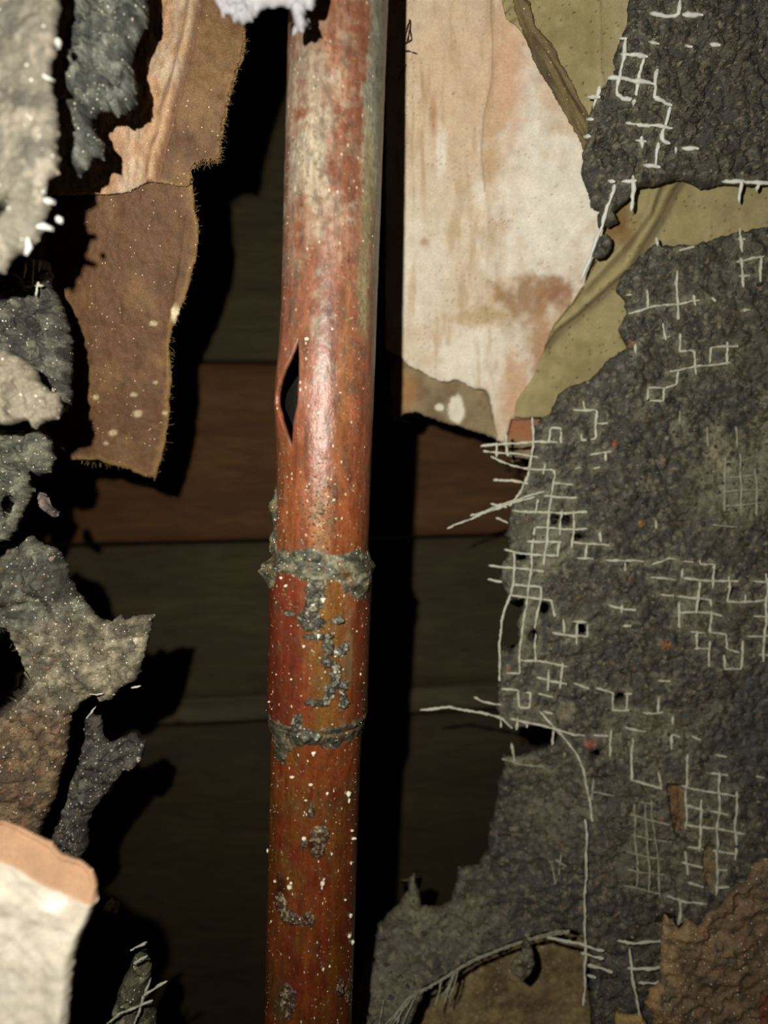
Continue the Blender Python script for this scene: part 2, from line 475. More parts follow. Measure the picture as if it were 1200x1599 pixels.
# olive building paper
root = empty('building_paper', pt(950, 350, 0.138), 'creased olive yellow building paper between the pale plasterboard and the dark render', 'paper')
CR = [(1075, 270), (1052, 300), (1035, 335), (1005, 385), (985, 420), (940, 460), (905, 492), (868, 520), (850, 545)]
CR2 = [(1030, 288), (1015, 330), (985, 372), (940, 420), (917, 445)]
def dO(px, py):
    return dP(px, py) - 0.0022
def h_olive(px, py):
    d, s_ = sdline(px, py, CR)
    d2, s2 = sdline(px, py, CR2)
    r = 0.0019 * sst(s_ * d, -2, 7) * (1 - sst(d, 10, 120)) - 0.0010 * np.exp(-(d / 7) ** 2)
    r += -0.0016 * np.exp(-(d2 / 8) ** 2) * (py > 250)
    d3 = sdline(px, py, [(935, 0), (938, 60), (937, 110), (950, 160)])[0]
    r += -0.0003 * np.exp(-(d3 / 2.5) ** 2)
    return r + 0.0005 * fbm(px / 45, py / 60, 3, 7) + 0.00012 * fbm(px / 12, py / 12, 3, 2)
def c_olive(px, py, sd):
    b = rgb(146, 136, 98) * np.ones(px.shape + (3,))
    b = mixc(b, rgb(126, 115, 78), sst(fbm(px / 40, py / 40, 3, 5), -0.1, 0.5) * 0.7)
    b = mixc(b, rgb(154, 146, 112), sst(px, 900, 990) * (py < 200) * 0.7)
    d, s_ = sdline(px, py, CR)
    b = mixc(b, rgb(70, 56, 34), np.exp(-(d / 4.0) ** 2) * 0.8)  # shade of the fold painted into the colour as a dark crease line
    b = mixc(b, rgb(112, 74, 40), blob(px, py, 965, 345, 30, 35, 0.6, 0.5) * 0.6)
    b = mixc(b, rgb(96, 84, 48), sst(np.sin((px * 0.9 + py) / 4.0 + 3 * fbm(px / 20, py / 20, 3)), 0.2, 1) * (1 - sst(sd, 4, 26)) * (py < 320) * 0.6)
    f1, f2, c = worley(px / 9, py / 9, 8)
    b = mixc(b, rgb(60, 45, 25), ((f1 < 0.16) & (c > 0.86)) * 0.8)
    return b
Slab('paper_sheet', M['paper'], [(773, -60), (1260, -60), (1260, 700), (860, 690), (848, 652), (803, 652), (808, 625), (835, 585), (852, 540), (866, 505), (895, 470), (918, 436), (932, 405), (948, 340), (944, 315), (930, 268), (912, 226),
     (888, 180), (868, 145), (843, 98), (830, 70), (812, 45), (790, 28)], dO, h_olive, c_olive, thick=0.0005, step=2.6, jag=1.5, jags=12, rnd_px=3, rnd_m=0.0002, parent=root)
def c_torn(px, py, sd):
    b = rgb(104, 90, 56) * np.ones(px.shape + (3,))
    return mixc(b, rgb(66, 54, 34), sst(fbm((px * 0.87 - py * 0.5) / 4, (px * 0.5 + py * 0.87) / 40, 4, 3), -0.1, 0.5) * 0.8)
Slab('torn_paper_edge', M['kraft'], [(800, -20), (828, 0), (838, 40), (862, 66), (880, 100), (900, 140), (925, 190), (948, 262), (958, 320), (950, 335), (942, 318), (926, 266), (906, 218),
     (884, 178), (862, 140), (838, 100), (822, 60), (806, 20)], lambda x, y: dO(x, y) - 0.0007, lambda x, y: 0.0005 * fbm((x * 0.87 - y * 0.5) / 6, (x * 0.5 + y * 0.87) / 50, 4, 5), c_torn, thick=0.0006, step=2.0, jag=2.5, jags=7,
     rnd_px=4, rnd_m=0.0004, parent=root, tear=1.0)

# courses of the fibreglass mesh strands that show, as read along the surface
ST1 = [[(1015, 22), (1040, 25), (1058, 25), (1062, 3)], [(1065, 25), (1095, 28)], [(978, 60), (975, 85), (968, 110), (961, 150), (970, 155), (993, 160)], [(963, 61), (980, 61)],
       [(968, 88), (990, 90), (1010, 94)], [(1004, 93), (996, 130), (990, 158), (986, 172)], [(948, 126), (985, 130), (1022, 133)], [(1030, 105), (1023, 130), (1018, 158), (1048, 168)],
       [(1046, 168), (1038, 200), (1030, 222), (1044, 227)], [(977, 193), (1005, 198), (1048, 202)], [(1027, 225), (1022, 262)], [(1003, 260), (1030, 264)], [(1003, 212), (1001, 235)], [(992, 220), (1010, 221)],
       [(1066, 229), (1090, 235)], [(1056, 230), (1054, 241)], [(917, 153), (938, 152)], [(937, 135), (928, 167)], [(917, 187), (927, 187)], [(912, 214), (922, 214)], [(1070, 72), (1080, 75)], [(1105, 73), (1120, 78)],
       [(950, 283), (960, 285)], [(970, 284), (992, 285)], [(990, 274), (988, 300), (985, 332)], [(960, 288), (946, 335), (926, 392), (916, 415), (908, 440)], [(1130, 281), (1165, 283), (1215, 288)],
       [(1158, 284), (1153, 318)], [(1186, 288), (1179, 300)], [(1012, 68), (1030, 70)]]
ST2 = [[(1156, 357), (1157, 395)], [(1149, 375), (1163, 375)], [(1055, 395), (1082, 388)], [(1025, 372), (1027, 386)],
       [(1147, 410), (1190, 403)], [(1158, 402), (1159, 450)], [(1150, 433), (1168, 432)], [(1185, 402), (1186, 443)], [(1056, 424), (1058, 460), (1060, 500)], [(1010, 452), (1011, 482)], [(983, 488), (1035, 477), (1092, 470)],
       [(1083, 462), (1085, 478)], [(1108, 466), (1114, 474)], [(1158, 486), (1172, 484)], [(976, 461), (986, 461)], [(1037, 505), (1040, 531)], [(1032, 529), (1046, 526)], [(1063, 521), (1062, 548), (1085, 548), (1086, 585)],
       [(1110, 566), (1111, 543), (1152, 540)], [(1137, 534), (1136, 569)], [(1045, 580), (1085, 573), (1142, 566)], [(1060, 578), (1058, 600), (1038, 605), (1012, 606)], [(1012, 606), (1011, 626), (1035, 627), (1038, 605)],
       [(991, 540), (991, 554)], [(912, 625), (913, 640)], [(895, 641), (931, 640), (930, 685), (905, 688)], [(908, 678), (908, 689)], [(930, 662), (949, 662)], [(920, 710), (955, 706)], [(897, 732), (906, 729)],
       [(925, 733), (938, 730)], [(945, 707), (945, 721)],
       [(750, 697), (800, 692), (870, 690)], [(832, 652), (833, 700), (826, 740), (815, 768), (795, 790)], [(755, 705), (800, 708), (840, 714)], [(767, 713), (800, 727), (825, 733), (865, 733), (867, 745), (861, 775), (857, 805)],
       [(770, 749), (800, 751), (825, 755)], [(865, 755), (895, 756)], [(875, 692), (875, 670), (860, 668), (856, 692)], [(850, 724), (849, 741)], [(766, 787), (792, 792)],
       [(698, 826), (735, 810), (790, 785), (850, 768)], [(735, 806), (780, 793), (835, 775)], [(790, 678), (793, 712)], [(776, 690), (775, 714)], [(850, 775), (900, 777)], [(802, 797), (850, 801), (917, 800)], [(840, 780), (838, 802)],
       [(774, 809), (794, 817)], [(836, 823), (832, 860), (828, 905), (822, 950), (816, 985), (812, 1010), (811, 1052)], [(803, 860), (805, 885), (803, 905), (795, 935), (783, 970), (780, 1020), (781, 1062)],
       [(858, 800), (853, 850), (849, 882)], [(878, 798), (874, 835)], [(897, 798), (893, 856)], [(872, 847), (871, 870)], [(836, 823), (877, 826), (917, 826)], [(823, 845), (877, 847)], [(893, 846), (952, 852)],
       [(787, 858), (808, 864), (872, 868)], [(764, 883), (800, 887), (849, 892)], [(762, 905), (784, 908)], [(802, 912), (845, 917), (846, 930), (840, 955), (836, 982)], [(796, 930), (830, 933), (862, 938), (866, 962)],
       [(915, 849), (914, 872)], [(895, 871), (927, 873)], [(880, 965), (880, 988)], [(863, 987), (895, 993), (918, 995)], [(893, 970), (916, 972)], [(902, 970), (900, 1005)], [(918, 974), (919, 994)],
       [(811, 1030), (840, 1032), (885, 1040)], [(837, 990), (836, 1034)], [(788, 1050), (811, 1052)], [(857, 1044), (854, 1077)], [(878, 1033), (875, 1074)], [(838, 1058), (884, 1067)],
       [(782, 1075), (810, 1078), (810, 1103), (827, 1105), (830, 1082), (821, 1082)], [(841, 1083), (863, 1087)], [(896, 1066), (920, 1076)], [(849, 1111), (864, 1114)],
       [(740, 1089), (755, 1096), (782, 1100)], [(656, 1108), (680, 1107), (703, 1104), (730, 1109), (760, 1115), (784, 1121), (802, 1139)], [(783, 1120), (783, 1135)], [(797, 1121), (845, 1132), (880, 1142), (914, 1149)],
       [(808, 1119), (807, 1140)], [(824, 1127), (824, 1136)], [(866, 1141), (863, 1162)], [(800, 1160), (802, 1186)], [(842, 1110), (875, 1145), (900, 1175), (912, 1205), (920, 1245), (926, 1282)],
       [(945, 874), (1007, 877)], [(975, 875), (976, 892)], [(1018, 881), (1045, 872), (1057, 874)], [(1065, 876), (1081, 878)], [(1092, 874), (1093, 881), (1115, 880), (1114, 920)], [(1065, 887), (1064, 902)], [(1015, 902), (1054, 905)],
       [(1064, 903), (1097, 906), (1152, 908)], [(1138, 898), (1137, 940), (1205, 937)], [(1092, 906), (1091, 935), (1088, 957)], [(1030, 928), (1052, 930)], [(1058, 932), (1091, 934), (1112, 937)], [(1112, 937), (1112, 955), (1109, 988), (1133, 990), (1134, 1012), (1154, 1019)],
       [(1062, 940), (1060, 979)], [(1060, 956), (1112, 957), (1126, 961)], [(1163, 928), (1163, 941)], [(1174, 908), (1205, 908)], [(1197, 893), (1196, 940), (1192, 980), (1190, 1032)], [(1075, 985), (1099, 987)],
       [(1087, 984), (1086, 1012)], [(1083, 1013), (1107, 1013)], [(1107, 1000), (1106, 1039)], [(1160, 998), (1157, 1045), (1127, 1044)], [(1130, 1019), (1130, 1045)], [(1174, 962), (1205, 963)], [(1165, 992), (1205, 992)],
       [(1184, 1022), (1205, 1022)], [(948, 943), (970, 950), (991, 952)], [(970, 944), (970, 957)], [(973, 978), (986, 977)], [(1024, 811), (1025, 826)], [(937, 829), (937, 846)], [(930, 1073), (958, 1083), (959, 1110), (987, 1108)],
       [(980, 1083), (980, 1108)], [(974, 1083), (986, 1083)], [(1030, 1087), (1028, 1112)], [(1003, 1112), (1035, 1113)], [(1050, 1117), (1049, 1132)], [(1060, 1150), (1047, 1145), (1047, 1168)], [(1077, 1148), (1093, 1155)],
       [(956, 1140), (953, 1182)], [(928, 1148), (951, 1150)], [(975, 1135), (1007, 1141)], [(1026, 1061), (1046, 1063)], [(1117, 1180), (1136, 1182)],
       [(1075, 1178), (1073, 1230), (1071, 1292)], [(1096, 1248), (1094, 1290), (1093, 1329)], [(1122, 1203), (1122, 1270), (1120, 1330), (1118, 1397)], [(1150, 1233), (1149, 1290), (1148, 1342)], [(1073, 1328), (1075, 1367)],
       [(1066, 1228), (1100, 1235), (1148, 1241)], [(1068, 1258), (1098, 1264)], [(1106, 1266), (1136, 1270)], [(1069, 1287), (1120, 1295), (1162, 1301)], [(1072, 1323), (1099, 1326)], [(1114, 1330), (1149, 1332)],
       [(1065, 1348), (1097, 1353)], [(1117, 1356), (1134, 1357)], [(1074, 1378), (1098, 1384)], [(1116, 1384), (1138, 1385)], [(1108, 1207), (1137, 1210)], [(1179, 1212), (1194, 1214)],
       [(1040, 1399), (1065, 1405), (1103, 1410)], [(1061, 1400), (1062, 1456)], [(988, 1150), (990, 1185), (986, 1218), (1032, 1230)], [(1028, 1203), (1032, 1232)]]
ST2_DULL = [[(991, 1253), (994, 1320), (994, 1387)], [(1008, 1253), (1012, 1330), (1013, 1392)], [(1016, 1248), (1020, 1290), (1028, 1330), (1031, 1402)], [(984, 1272), (1047, 1288)], [(984, 1305), (1051, 1317)], [(977, 1330), (1036, 1342)],
       [(978, 1355), (1041, 1368)], [(973, 1382), (1031, 1395)], [(999, 1252), (1016, 1254)], [(925, 1235), (960, 1245)], [(928, 1215), (925, 1250)], [(784, 1185), (815, 1192), (850, 1198)], [(860, 1345), (868, 1380)],
       [(866, 1340), (885, 1352)], [(875, 1330), (874, 1365)], [(1110, 820), (1150, 822)], [(1150, 665), (1152, 700)], [(1130, 722), (1168, 718)], [(1128, 746), (1186, 742)], [(1126, 768), (1190, 764)],
           [(1128, 790), (1192, 786)], [(1134, 715), (1132, 800)], [(1158, 708), (1156, 806)], [(1182, 730), (1180, 804)], [(1105, 665), (1106, 698)], [(1060, 640), (1061, 664)]]
def near_strands(px, py, lst):
    best = np.full(px.shape, 1e9)
    for a in lst:
        xs = [p[0] for p in a]; ys = [p[1] for p in a]
        m = (px > min(xs) - 16) & (px < max(xs) + 16) & (py > min(ys) - 16) & (py < max(ys) + 16)
        if m.any():
            best[m] = np.minimum(best[m], sdline(px[m], py[m], a)[0])
    return best
# dark cement render, two slabs
def h_render(px, py, s=1.0, seed=0):
    wx = px + 5 * fbm(px / 14, py / 14, 2, seed + 3); wy = py + 5 * fbm(px / 14, py / 14, 2, seed + 4)
    f1, f2, c = worley(wx / 21, wy / 21, 1 + seed)
    g1, g2, c2 = worley(wx / 9.5, wy / 9.5, 2 + seed)
    k1, k2, c3 = worley(wx / 4.6, wy / 4.6, 4 + seed)
    r = 0.0011 * (f1 * 0.9 - 0.45) * (0.3 + c) + 0.0005 * (g1 * 0.9 - 0.4) * (0.3 + c2) + 0.0004 * (k1 - 0.4)
    r += 0.0012 * fbm(px / 42, py / 42, 4, seed + 6)
    r += 0.0009 * (1 - sst(f2 - f1, 0.0, 0.10)) * (fbm(px / 30, py / 30, 2, seed + 9) > 0.12)
    return r * s
def c_render(px, py, sd, seed=0):
    wx = px + 5 * fbm(px / 14, py / 14, 2, seed + 3); wy = py + 5 * fbm(px / 14, py / 14, 2, seed + 4)
    b = rgb(64, 63, 53) * np.ones(px.shape + (3,))
    f1, f2, c = worley(wx / 21, wy / 21, 1 + seed); g1, g2, c2 = worley(wx / 9.5, wy / 9.5, 2 + seed)
    k1, k2, c3 = worley(wx / 4.6, wy / 4.6, 4 + seed)
    b = b * (0.68 + 0.45 * c2)[..., None]
    b = mixc(b, rgb(56, 57, 50), (c > 0.72) * (f1 < 0.5) * 0.8)
    b = mixc(b, rgb(98, 93, 76), (c2 > 0.8) * (g1 < 0.45) * 0.8)
    b = mixc(b, rgb(112, 106, 86), (c3 > 0.9) * 0.6)
    b = mixc(b, rgb(44, 44, 40), (c3 < 0.12) * 0.7)
    b = mixc(b, rgb(130, 84, 50), (TAB[(c2 * 9999).astype(int) & 255, 7] > 0.994) * (g1 < 0.28) * 0.7)
    b = mixc(b, rgb(78, 68, 50), sst(fbm(px / 55, py / 55, 3, seed + 12), 0.05, 0.5) * 0.45)
    return b
def residue(b, px, py, lst):
    d = near_strands(px, py, lst)
    return mixc(b, rgb(110, 105, 84), (1 - sst(d + 6 * fbm(px / 6, py / 6, 3, 14), 2, 12)) * 0.55)
def crack(px, py):
    wx = px + 6 * fbm(px / 10, py / 10, 3, 2); wy = py + 6 * fbm(px / 10, py / 10, 3, 7)
    h = 0 * px
    for l in ([(1200, 60), (1190, 84), (1170, 92), (1140, 96), (1120, 112), (1108, 140), (1096, 168), (1094, 205), (1075, 224)], [(1200, 256), (1180, 265), (1165, 270)], [(1120, 245), (1130, 268), (1160, 262), (1172, 246)],
              [(925, 230), (960, 216), (985, 232), (1000, 250), (990, 278)]):
        h = h + 0.0014 * np.exp(-(sdline(wx, wy, l)[0] / 2.6) ** 2)
    return h
root = empty('cement_render_slab', pt(1090, 150, 0.122), 'dark cement render slab in the top right corner above the olive paper', 'render', 'dark cement render slabs')
s1 = Slab('render_body', M['render'], [(1010, -230), (985, 20), (978, 45), (966, 72), (962, 85), (966, 100), (948, 128), (932, 150), (924, 175), (922, 200), (914, 240), (912, 265), (922, 290), (928, 318), (945, 326), (942, 345), (955, 352),
     (968, 342), (962, 330), (980, 312), (1000, 290), (1040, 282), (1060, 274), (1085, 280), (1100, 290), (1118, 286), (1135, 282), (1175, 284), (1340, 280), (1340, -230)],
     lambda x, y: dP(x, y) - 0.0062, lambda x, y: h_render(x, y, 1.15, 0) + crack(x, y), lambda x, y, sd: residue(c_render(x, y, sd, 0), x, y, ST1),
     thick=0.0035, step=2.2, jag=3.0, jags=8, rnd_px=9, rnd_m=0.0018, holes=[(1017, 106, 5, 4), (975, 76, 4)], parent=root)
R1 = root
root = empty('cement_render_slab', pt(1030, 950, 0.142), 'large dark cement render slab with exposed fibreglass mesh on the right, from under the paper down to the pipe', 'render', 'dark cement render slabs')
R2 = root
def dS(px, py):
    d = np.interp(py, [300, 700, 1100, 1350, 1640], [0.1345, 0.1465, 0.150, 0.149, 0.144])
    return d + 0.009 * (1 - sst(px, 760, 960)) * sst(py, 1140, 1260) * (1 - sst(py, 1440, 1600) * 0.8)
REC = [(1042, 1224), (1056, 1228), (1070, 1226), (1070, 1292), (1058, 1306), (1052, 1290), (1046, 1256)]
def h_s2(px, py):
    h = h_render(px, py, 0.95, 3)
    rec = sst(sdpoly(px, py, REC), -1, 2) + blob(px, py, 1109, 1354, 8, 36, 0.2, 0.2)
    lin = sdline(px, py, [(985, 1160), (988, 1190), (1000, 1218), (1012, 1236)])[0]
    return h + 0.0016 * rec + 0.0012 * np.exp(-(lin / 3.0) ** 2)
def c_s2(px, py, sd):
    b = c_render(px, py, sd, 3)
    pale = rgb(124, 117, 92)
    for (x, y, rx, ry, k) in ((1125, 705, 22, 40, .7), (1145, 760, 55, 55, .65), (1190, 700, 25, 60, .5), (1065, 665, 18, 28, .4), (1000, 640, 14, 26, .3), (855, 870, 28, 26, .5), (825, 960, 18, 60, .55), (885, 1112, 12, 16, .6),
                             (820, 1195, 60, 16, .5), (860, 1260, 60, 60, .25), (1120, 1110, 26, 20, .4), (1010, 1150, 90, 40, .3), (1085, 950, 30, 28, .35), (690, 1440, 90, 50, .35), (650, 1395, 22, 50, .4), (850, 840, 40, 40, .3), (1110, 1290, 60, 90, .2),
                             (1010, 1320, 60, 70, .25), (610, 1550, 60, 60, .35), (1015, 760, 14, 14, .4)):
        b = mixc(b, pale * (0.85 + 0.3 * vnoise(px / 3, py / 3))[..., None], blob(px, py, x, y, rx, ry, 0.5, 0.7, 12) * k)
    b = residue(b, px, py, ST2)
    b = mixc(b, rgb(60, 61, 60), blob(px, py, 1180, 1150, 60, 90, 0.6, 0.4) * 0.6)
    b = mixc(b, rgb(104, 78, 48), sst(sdpoly(px, py, REC), -1, 1))
    b = mixc(b, rgb(112, 94, 60), blob(px, py, 1109, 1354, 8, 36, 0.2, 0.2))
    b = mixc(b, rgb(128, 78, 60), blob(px, py, 922, 1162, 11, 7, 0.3, 0.3))
    b = mixc(b, rgb(140, 92, 50), blob(px, py, 1040, 1007, 7, 8, 0.3, 0.3))
    b = mixc(b, rgb(130, 76, 48), blob(px, py, 960, 694, 5, 8, 0.3, 0.3))
    b = mixc(b, rgb(150, 104, 50), blob(px, py, 1001, 818, 5, 5, 0.3, 0.3))
    return b
mholes = [(870, 811, 6, 8), (886, 811, 7, 8), (907, 839, 6, 4), (852, 951, 8, 9), (911, 984, 7, 8), (972, 1093, 7, 8), (1125, 898, 7, 5), (1148, 925, 5, 5), (1101, 946, 6, 5), (835, 995, 6, 9),
          [(760, 940), (800, 940), (822, 936), (818, 955), (810, 975), (812, 1008), (800, 1018), (782, 1014), (760, 1008)], (1057, 1445, 3, 10), (934, 1180, 7, 5), (815, 870, 9, 5)]
s2 = Slab('render_body', M['render'], [(1340, 345), (1200, 350), (1160, 358), (1120, 368), (1085, 378), (1050, 380), (1025, 378), (1000, 400), (975, 428), (966, 450), (980, 465), (984, 485), (970, 508), (978, 530), (984, 540), (960, 556), (925, 590),
      (900, 598), (875, 612), (862, 645), (838, 660), (835, 700), (825, 740), (815, 760), (800, 790), (798, 815), (792, 835), (800, 860), (788, 880), (783, 905), (795, 935), (786, 950),
      (780, 980), (783, 1020), (780, 1070), (777, 1110), (785, 1128), (800, 1140), (812, 1140), (845, 1136), (874, 1148), (872, 1166), (850, 1170), (832, 1176), (815, 1184), (788, 1184), (792, 1200),
      (778, 1225), (778, 1262), (766, 1290), (764, 1330), (748, 1356), (718, 1360), (712, 1385), (705, 1412), (690, 1420), (672, 1424), (660, 1422), (655, 1395), (648, 1372), (640, 1376), (636, 1400), (622, 1420),
      (606, 1434), (590, 1452), (583, 1478), (572, 1500), (562, 1540), (552, 1570), (545, 1700), (600, 1700), (640, 1610), (655, 1575), (668, 1545), (700, 1524), (735, 1504), (770, 1490), (800, 1477), (830, 1467), (880, 1455),
      (905, 1460), (925, 1500), (925, 1560), (935, 1760), (1340, 1760)],
      dS, h_s2, c_s2, thick=0.0045, step=2.4, jag=3.5, jags=8, rnd_px=9, rnd_m=0.0020, holes=mholes, parent=root, seed=2)

# loose grit on the render
def scatter(slab, n, size, pal, parent, box, name='grit', lift=0.0):
    pos = []; sz = []; cl = []
    while len(pos) < n:
        x = rnd.uniform(box[0], box[2]); y = rnd.uniform(box[1], box[3])
        d, sd = slab.at(x, y)
        if sd < 1: 
            if rnd.random() < 0.0005: break
            continue
        b = float(slab.depth(np.array(x), np.array(y)))
        pos.append(((x - 600) * b / F, d - lift, (799.5 - y) * b / F))
        sz.append(size * rnd.uniform(0.5, 1.5) * (1.8 if rnd.random() < 0.08 else 1)); cl.append(rgb(*rnd.choice(pal)) * rnd.uniform(0.7, 1.2))
    return grit(name, np.array(pos), sz, np.array(cl), M['grit'], parent)
PG = [(74, 71, 58), (56, 55, 48), (96, 92, 76), (66, 60, 48), (52, 52, 46), (86, 78, 60), (112, 107, 88)]
scatter(s1, 700, 0.00028, PG, R1, (915, -10, 1210, 290))
scatter(s2, 2600, 0.00030, PG, R2, (545, 350, 1210, 1600))

# ------------------------------------------------------------------ fibreglass mesh strands embedded in the render
def strands(lst, slab, parent, r, mat, lift=0.0001, name='mesh_strand'):
    for a in lst:
        P = np.array(a, float)
        L = np.r_[0, np.cumsum(np.hypot(*np.diff(P, axis=0).T))]
        n = max(3, int(L[-1] / 4) + 1)
        t = np.unique(np.r_[np.linspace(0, L[-1], n), L]); n = len(t)
        xs = np.interp(t, L, P[:, 0]); ys = np.interp(t, L, P[:, 1])
        ph = rnd.uniform(0, 6)
        xs = xs + 0.7 * np.sin(t / 9 + ph); ys = ys + 0.7 * np.cos(t / 11 + ph)
        ds = np.array([slab.at(x, y)[0] for x, y in zip(xs, ys)])
        bs = np.array([float(slab.depth(np.array(x), np.array(y))) for x, y in zip(xs, ys)])
        lo_ = np.array([ds[max(0, i - 1):i + 2].min() for i in range(n)])
        sm = np.array([lo_[max(0, i - 2):i + 3].mean() for i in range(n)]) - lift
        sm = np.minimum(sm, ds + 0.0001)
        pts = [((x - 600) * b / F, d, (799.5 - y) * b / F) for x, y, d, b in zip(xs, ys, sm, bs)]
        V, f = tube(pts, r * rnd.uniform(0.85, 1.15), 6, r * 0.5)
        mesh_obj(name, V, f, mat, parent)
strands(ST1, s1, R1, 0.00036, M['strand_white'], 0.00018)
strands(ST2, s2, R2, 0.00028, M['strand'], 0.00012)
strands(ST2_DULL, s2, R2, 0.00024, M['strand_dull'], 0.00008)
# free-standing strands (lifted off the surface)
strands([[(910, 1272), (912, 1295), (910, 1350), (909, 1400), (910, 1470), (909, 1520), (907, 1558)], [(850, 1452), (900, 1463), (938, 1474)], [(902, 1477), (938, 1487)], [(912, 1495), (952, 1508)], [(912, 1510), (926, 1516)],
         [(960, 1461), (1000, 1460), (1040, 1458)], [(974, 1500), (1040, 1497)], [(990, 1520), (1036, 1522)], [(979, 1470), (980, 1505), (988, 1550), (996, 1591)]], s2, R2, 0.00033, M['strand'], 0.0022)
# frayed yarn along the torn lower edge
yarn = []
A = [(655, 1550), (690, 1531), (715, 1515), (740, 1500), (770, 1488), (800, 1476), (830, 1467), (870, 1457), (890, 1455)]
for k in range(5):
    o_ = rnd.uniform(-2.2, 2.2)
    yarn.append(tube([pt(x, y + o_ + rnd.uniform(-1, 1), float(dS(np.array(float(x)), np.array(float(y)))) - 0.0006 - 0.0002 * k) for x, y in A], 0.00016, 5, 0.0002))
for a in ([(690, 1530), (686, 1550), (680, 1571)], [(712, 1516), (703, 1540), (694, 1566)], [(708, 1520), (700, 1542), (690, 1560)], [(716, 1515), (708, 1545), (700, 1558)], [(650, 1548), (635, 1570), (612, 1602)],
          [(645, 1552), (622, 1580), (606, 1604)], [(640, 1555), (628, 1575), (620, 1600)], [(636, 1560), (610, 1592), (596, 1606)], [(655, 1545), (640, 1575), (628, 1602)], [(600, 1560), (596, 1580), (592, 1606)]):
    yarn.append(tube([pt(x, y, float(dS(np.array(float(x)), np.array(float(y)))) - 0.0012) for x, y in a], 0.0002, 5, 0.00015))
V_, F_ = join(yarn)
props(mesh_obj('frayed_yarn', V_, F_, M['strand_dull'], R2), kind='stuff')

sk = Slab('render_chip', M['render'], [(940, 366), (950, 362), (958, 372), (956, 388), (946, 400), (934, 402), (926, 396), (933, 382)], lambda x, y: 0.1375 + 0 * x, lambda x, y: h_render(x, y, 0.8, 5),
     lambda x, y, sd: c_render(x, y, sd, 5), thick=0.0022, step=1.6, jag=1.5, rnd_px=5, rnd_m=0.001)
props(sk.o, 'small dark render chip clinging to the long loose strand beside the pale plasterboard', 'chip')

# brown board fragment under the torn edge
def c_brown(px, py, sd):
    b = rgb(132, 114, 78) * np.ones(px.shape + (3,))
    b = mixc(b, rgb(98, 80, 50), sst(fbm(px / 26, py / 26, 4, 3), -0.2, 0.4) * 0.9)
    b = mixc(b, rgb(150, 132, 90), sst(fbm(px / 18, py / 30, 4, 13), 0.15, 0.5) * 0.7)
    return b
sb = Slab('board_fragment', M['cement'], [(655, 1500), (760, 1440), (900, 1430), (950, 1470), (922, 1500), (915, 1530), (925, 1560), (930, 1600), (925, 1660), (600, 1660), (640, 1590)], lambda x, y: 0.166 + 0 * x,
     lambda x, y: 0.0006 * fbm(x / 30, y / 30, 4, 4) + 0.0002 * fbm(x / 5, y / 5, 2, 1), c_brown, thick=0.006, step=3, jag=3)
props(sb.o, 'tan brown board fragment lying deepest under the frayed lower edge of the large render slab', 'fragment')

sc = Slab('hanging_chip', M['cement'], [(819, 1470), (826, 1472), (836, 1490), (838, 1510), (832, 1525), (820, 1538), (812, 1533), (800, 1524), (797, 1516), (806, 1505), (816, 1492)], lambda x, y: 0.1475 + (y - 1470) * 0.00003,
     lambda x, y: 0.0006 * fbm(x / 9, y / 9, 3, 4) + 0.0008 * np.abs((x - 0.0 - (822 - (y - 1500) * 0.3)) / 15), lambda x, y, sd: mixc(rgb(112, 106, 84) * np.ones(x.shape + (3,)), rgb(70, 66, 54), sst(fbm(x / 7, y / 7, 3, 1), -0.1, 0.3)),
     thick=0.002, step=1.6, jag=1.5)
props(sc.o, 'small grey leaf-shaped chip dangling from the frayed yarn above the tan fragment', 'chip')

# brown rough lump bottom right, in front of the render
def c_lump(px, py, sd):
    b = rgb(118, 98, 70) * np.ones(px.shape + (3,))
    b = mixc(b, rgb(96, 78, 56), sst(fbm(px / 30, py / 30, 4, 3), -0.2, 0.4) * 0.9)
    b = mixc(b, rgb(150, 124, 84), (1 - sst(sd, 5, 40)) * sst(-px, -1110, -1040) * 0.8)
    b = mixc(b, rgb(120, 84, 60), sst(fbm(px / 10, py / 10, 3, 23), 0.25, 0.5) * 0.6)
    b = mixc(b, rgb(72, 66, 56), sst(fbm(px / 14, py / 14, 3, 33), 0.2, 0.5) * 0.7)
    b = mixc(b, rgb(112, 62, 42), blob(px, py, 1203, 1584, 14, 28, 0.2, 0.2))
    return b
def h_lump(px, py):
    f1, f2, c = worley(px / 12, py / 12, 9)
    return 0.0018 * fbm(px / 60, py / 60, 4, 3) + 0.0009 * fbm(px / 14, py / 14, 4, 5) + 0.0002 * (f1 - 0.4) + 0.0006 * (fbm(px / 22, py / 16, 4, 15) > 0.35)
sl = Slab('cement_lump', M['cement'], [(1340, 1310), (1200, 1345), (1180, 1352), (1172, 1376), (1150, 1392), (1138, 1404), (1128, 1426), (1108, 1432), (1095, 1450), (1078, 1440), (1064, 1455), (1052, 1440), (1040, 1430), (1037, 1460),
     (1037, 1510), (1034, 1535), (1018, 1550), (1012, 1570), (1024, 1600), (1024, 1760), (1340, 1760)], lambda x, y: 0.1412 - 0.000012 * (x - 1040), h_lump, c_lump, thick=0.004, step=2.2, jag=3.5, jags=9, rnd_px=7, rnd_m=0.0012, tear=1.0)
props(sl.o, 'rough brown cement lump in the bottom right corner in front of the dark render', 'lump')
sf = Slab('paper_scrap', M['kraft'], [(962, 1599), (966, 1586), (985, 1590), (1005, 1588), (1012, 1600), (1010, 1660), (960, 1660)], lambda x, y: 0.1415 + 0 * x, lambda x, y: 0.0004 * fbm(x / 9, y / 9, 3, 4),
     lambda x, y, sd: rgb(150, 128, 80) * np.ones(x.shape + (3,)), thick=0.0008, step=2, jag=2)
props(sf.o, 'small straw-coloured paper scrap at the bottom edge left of the brown lump', 'paper')

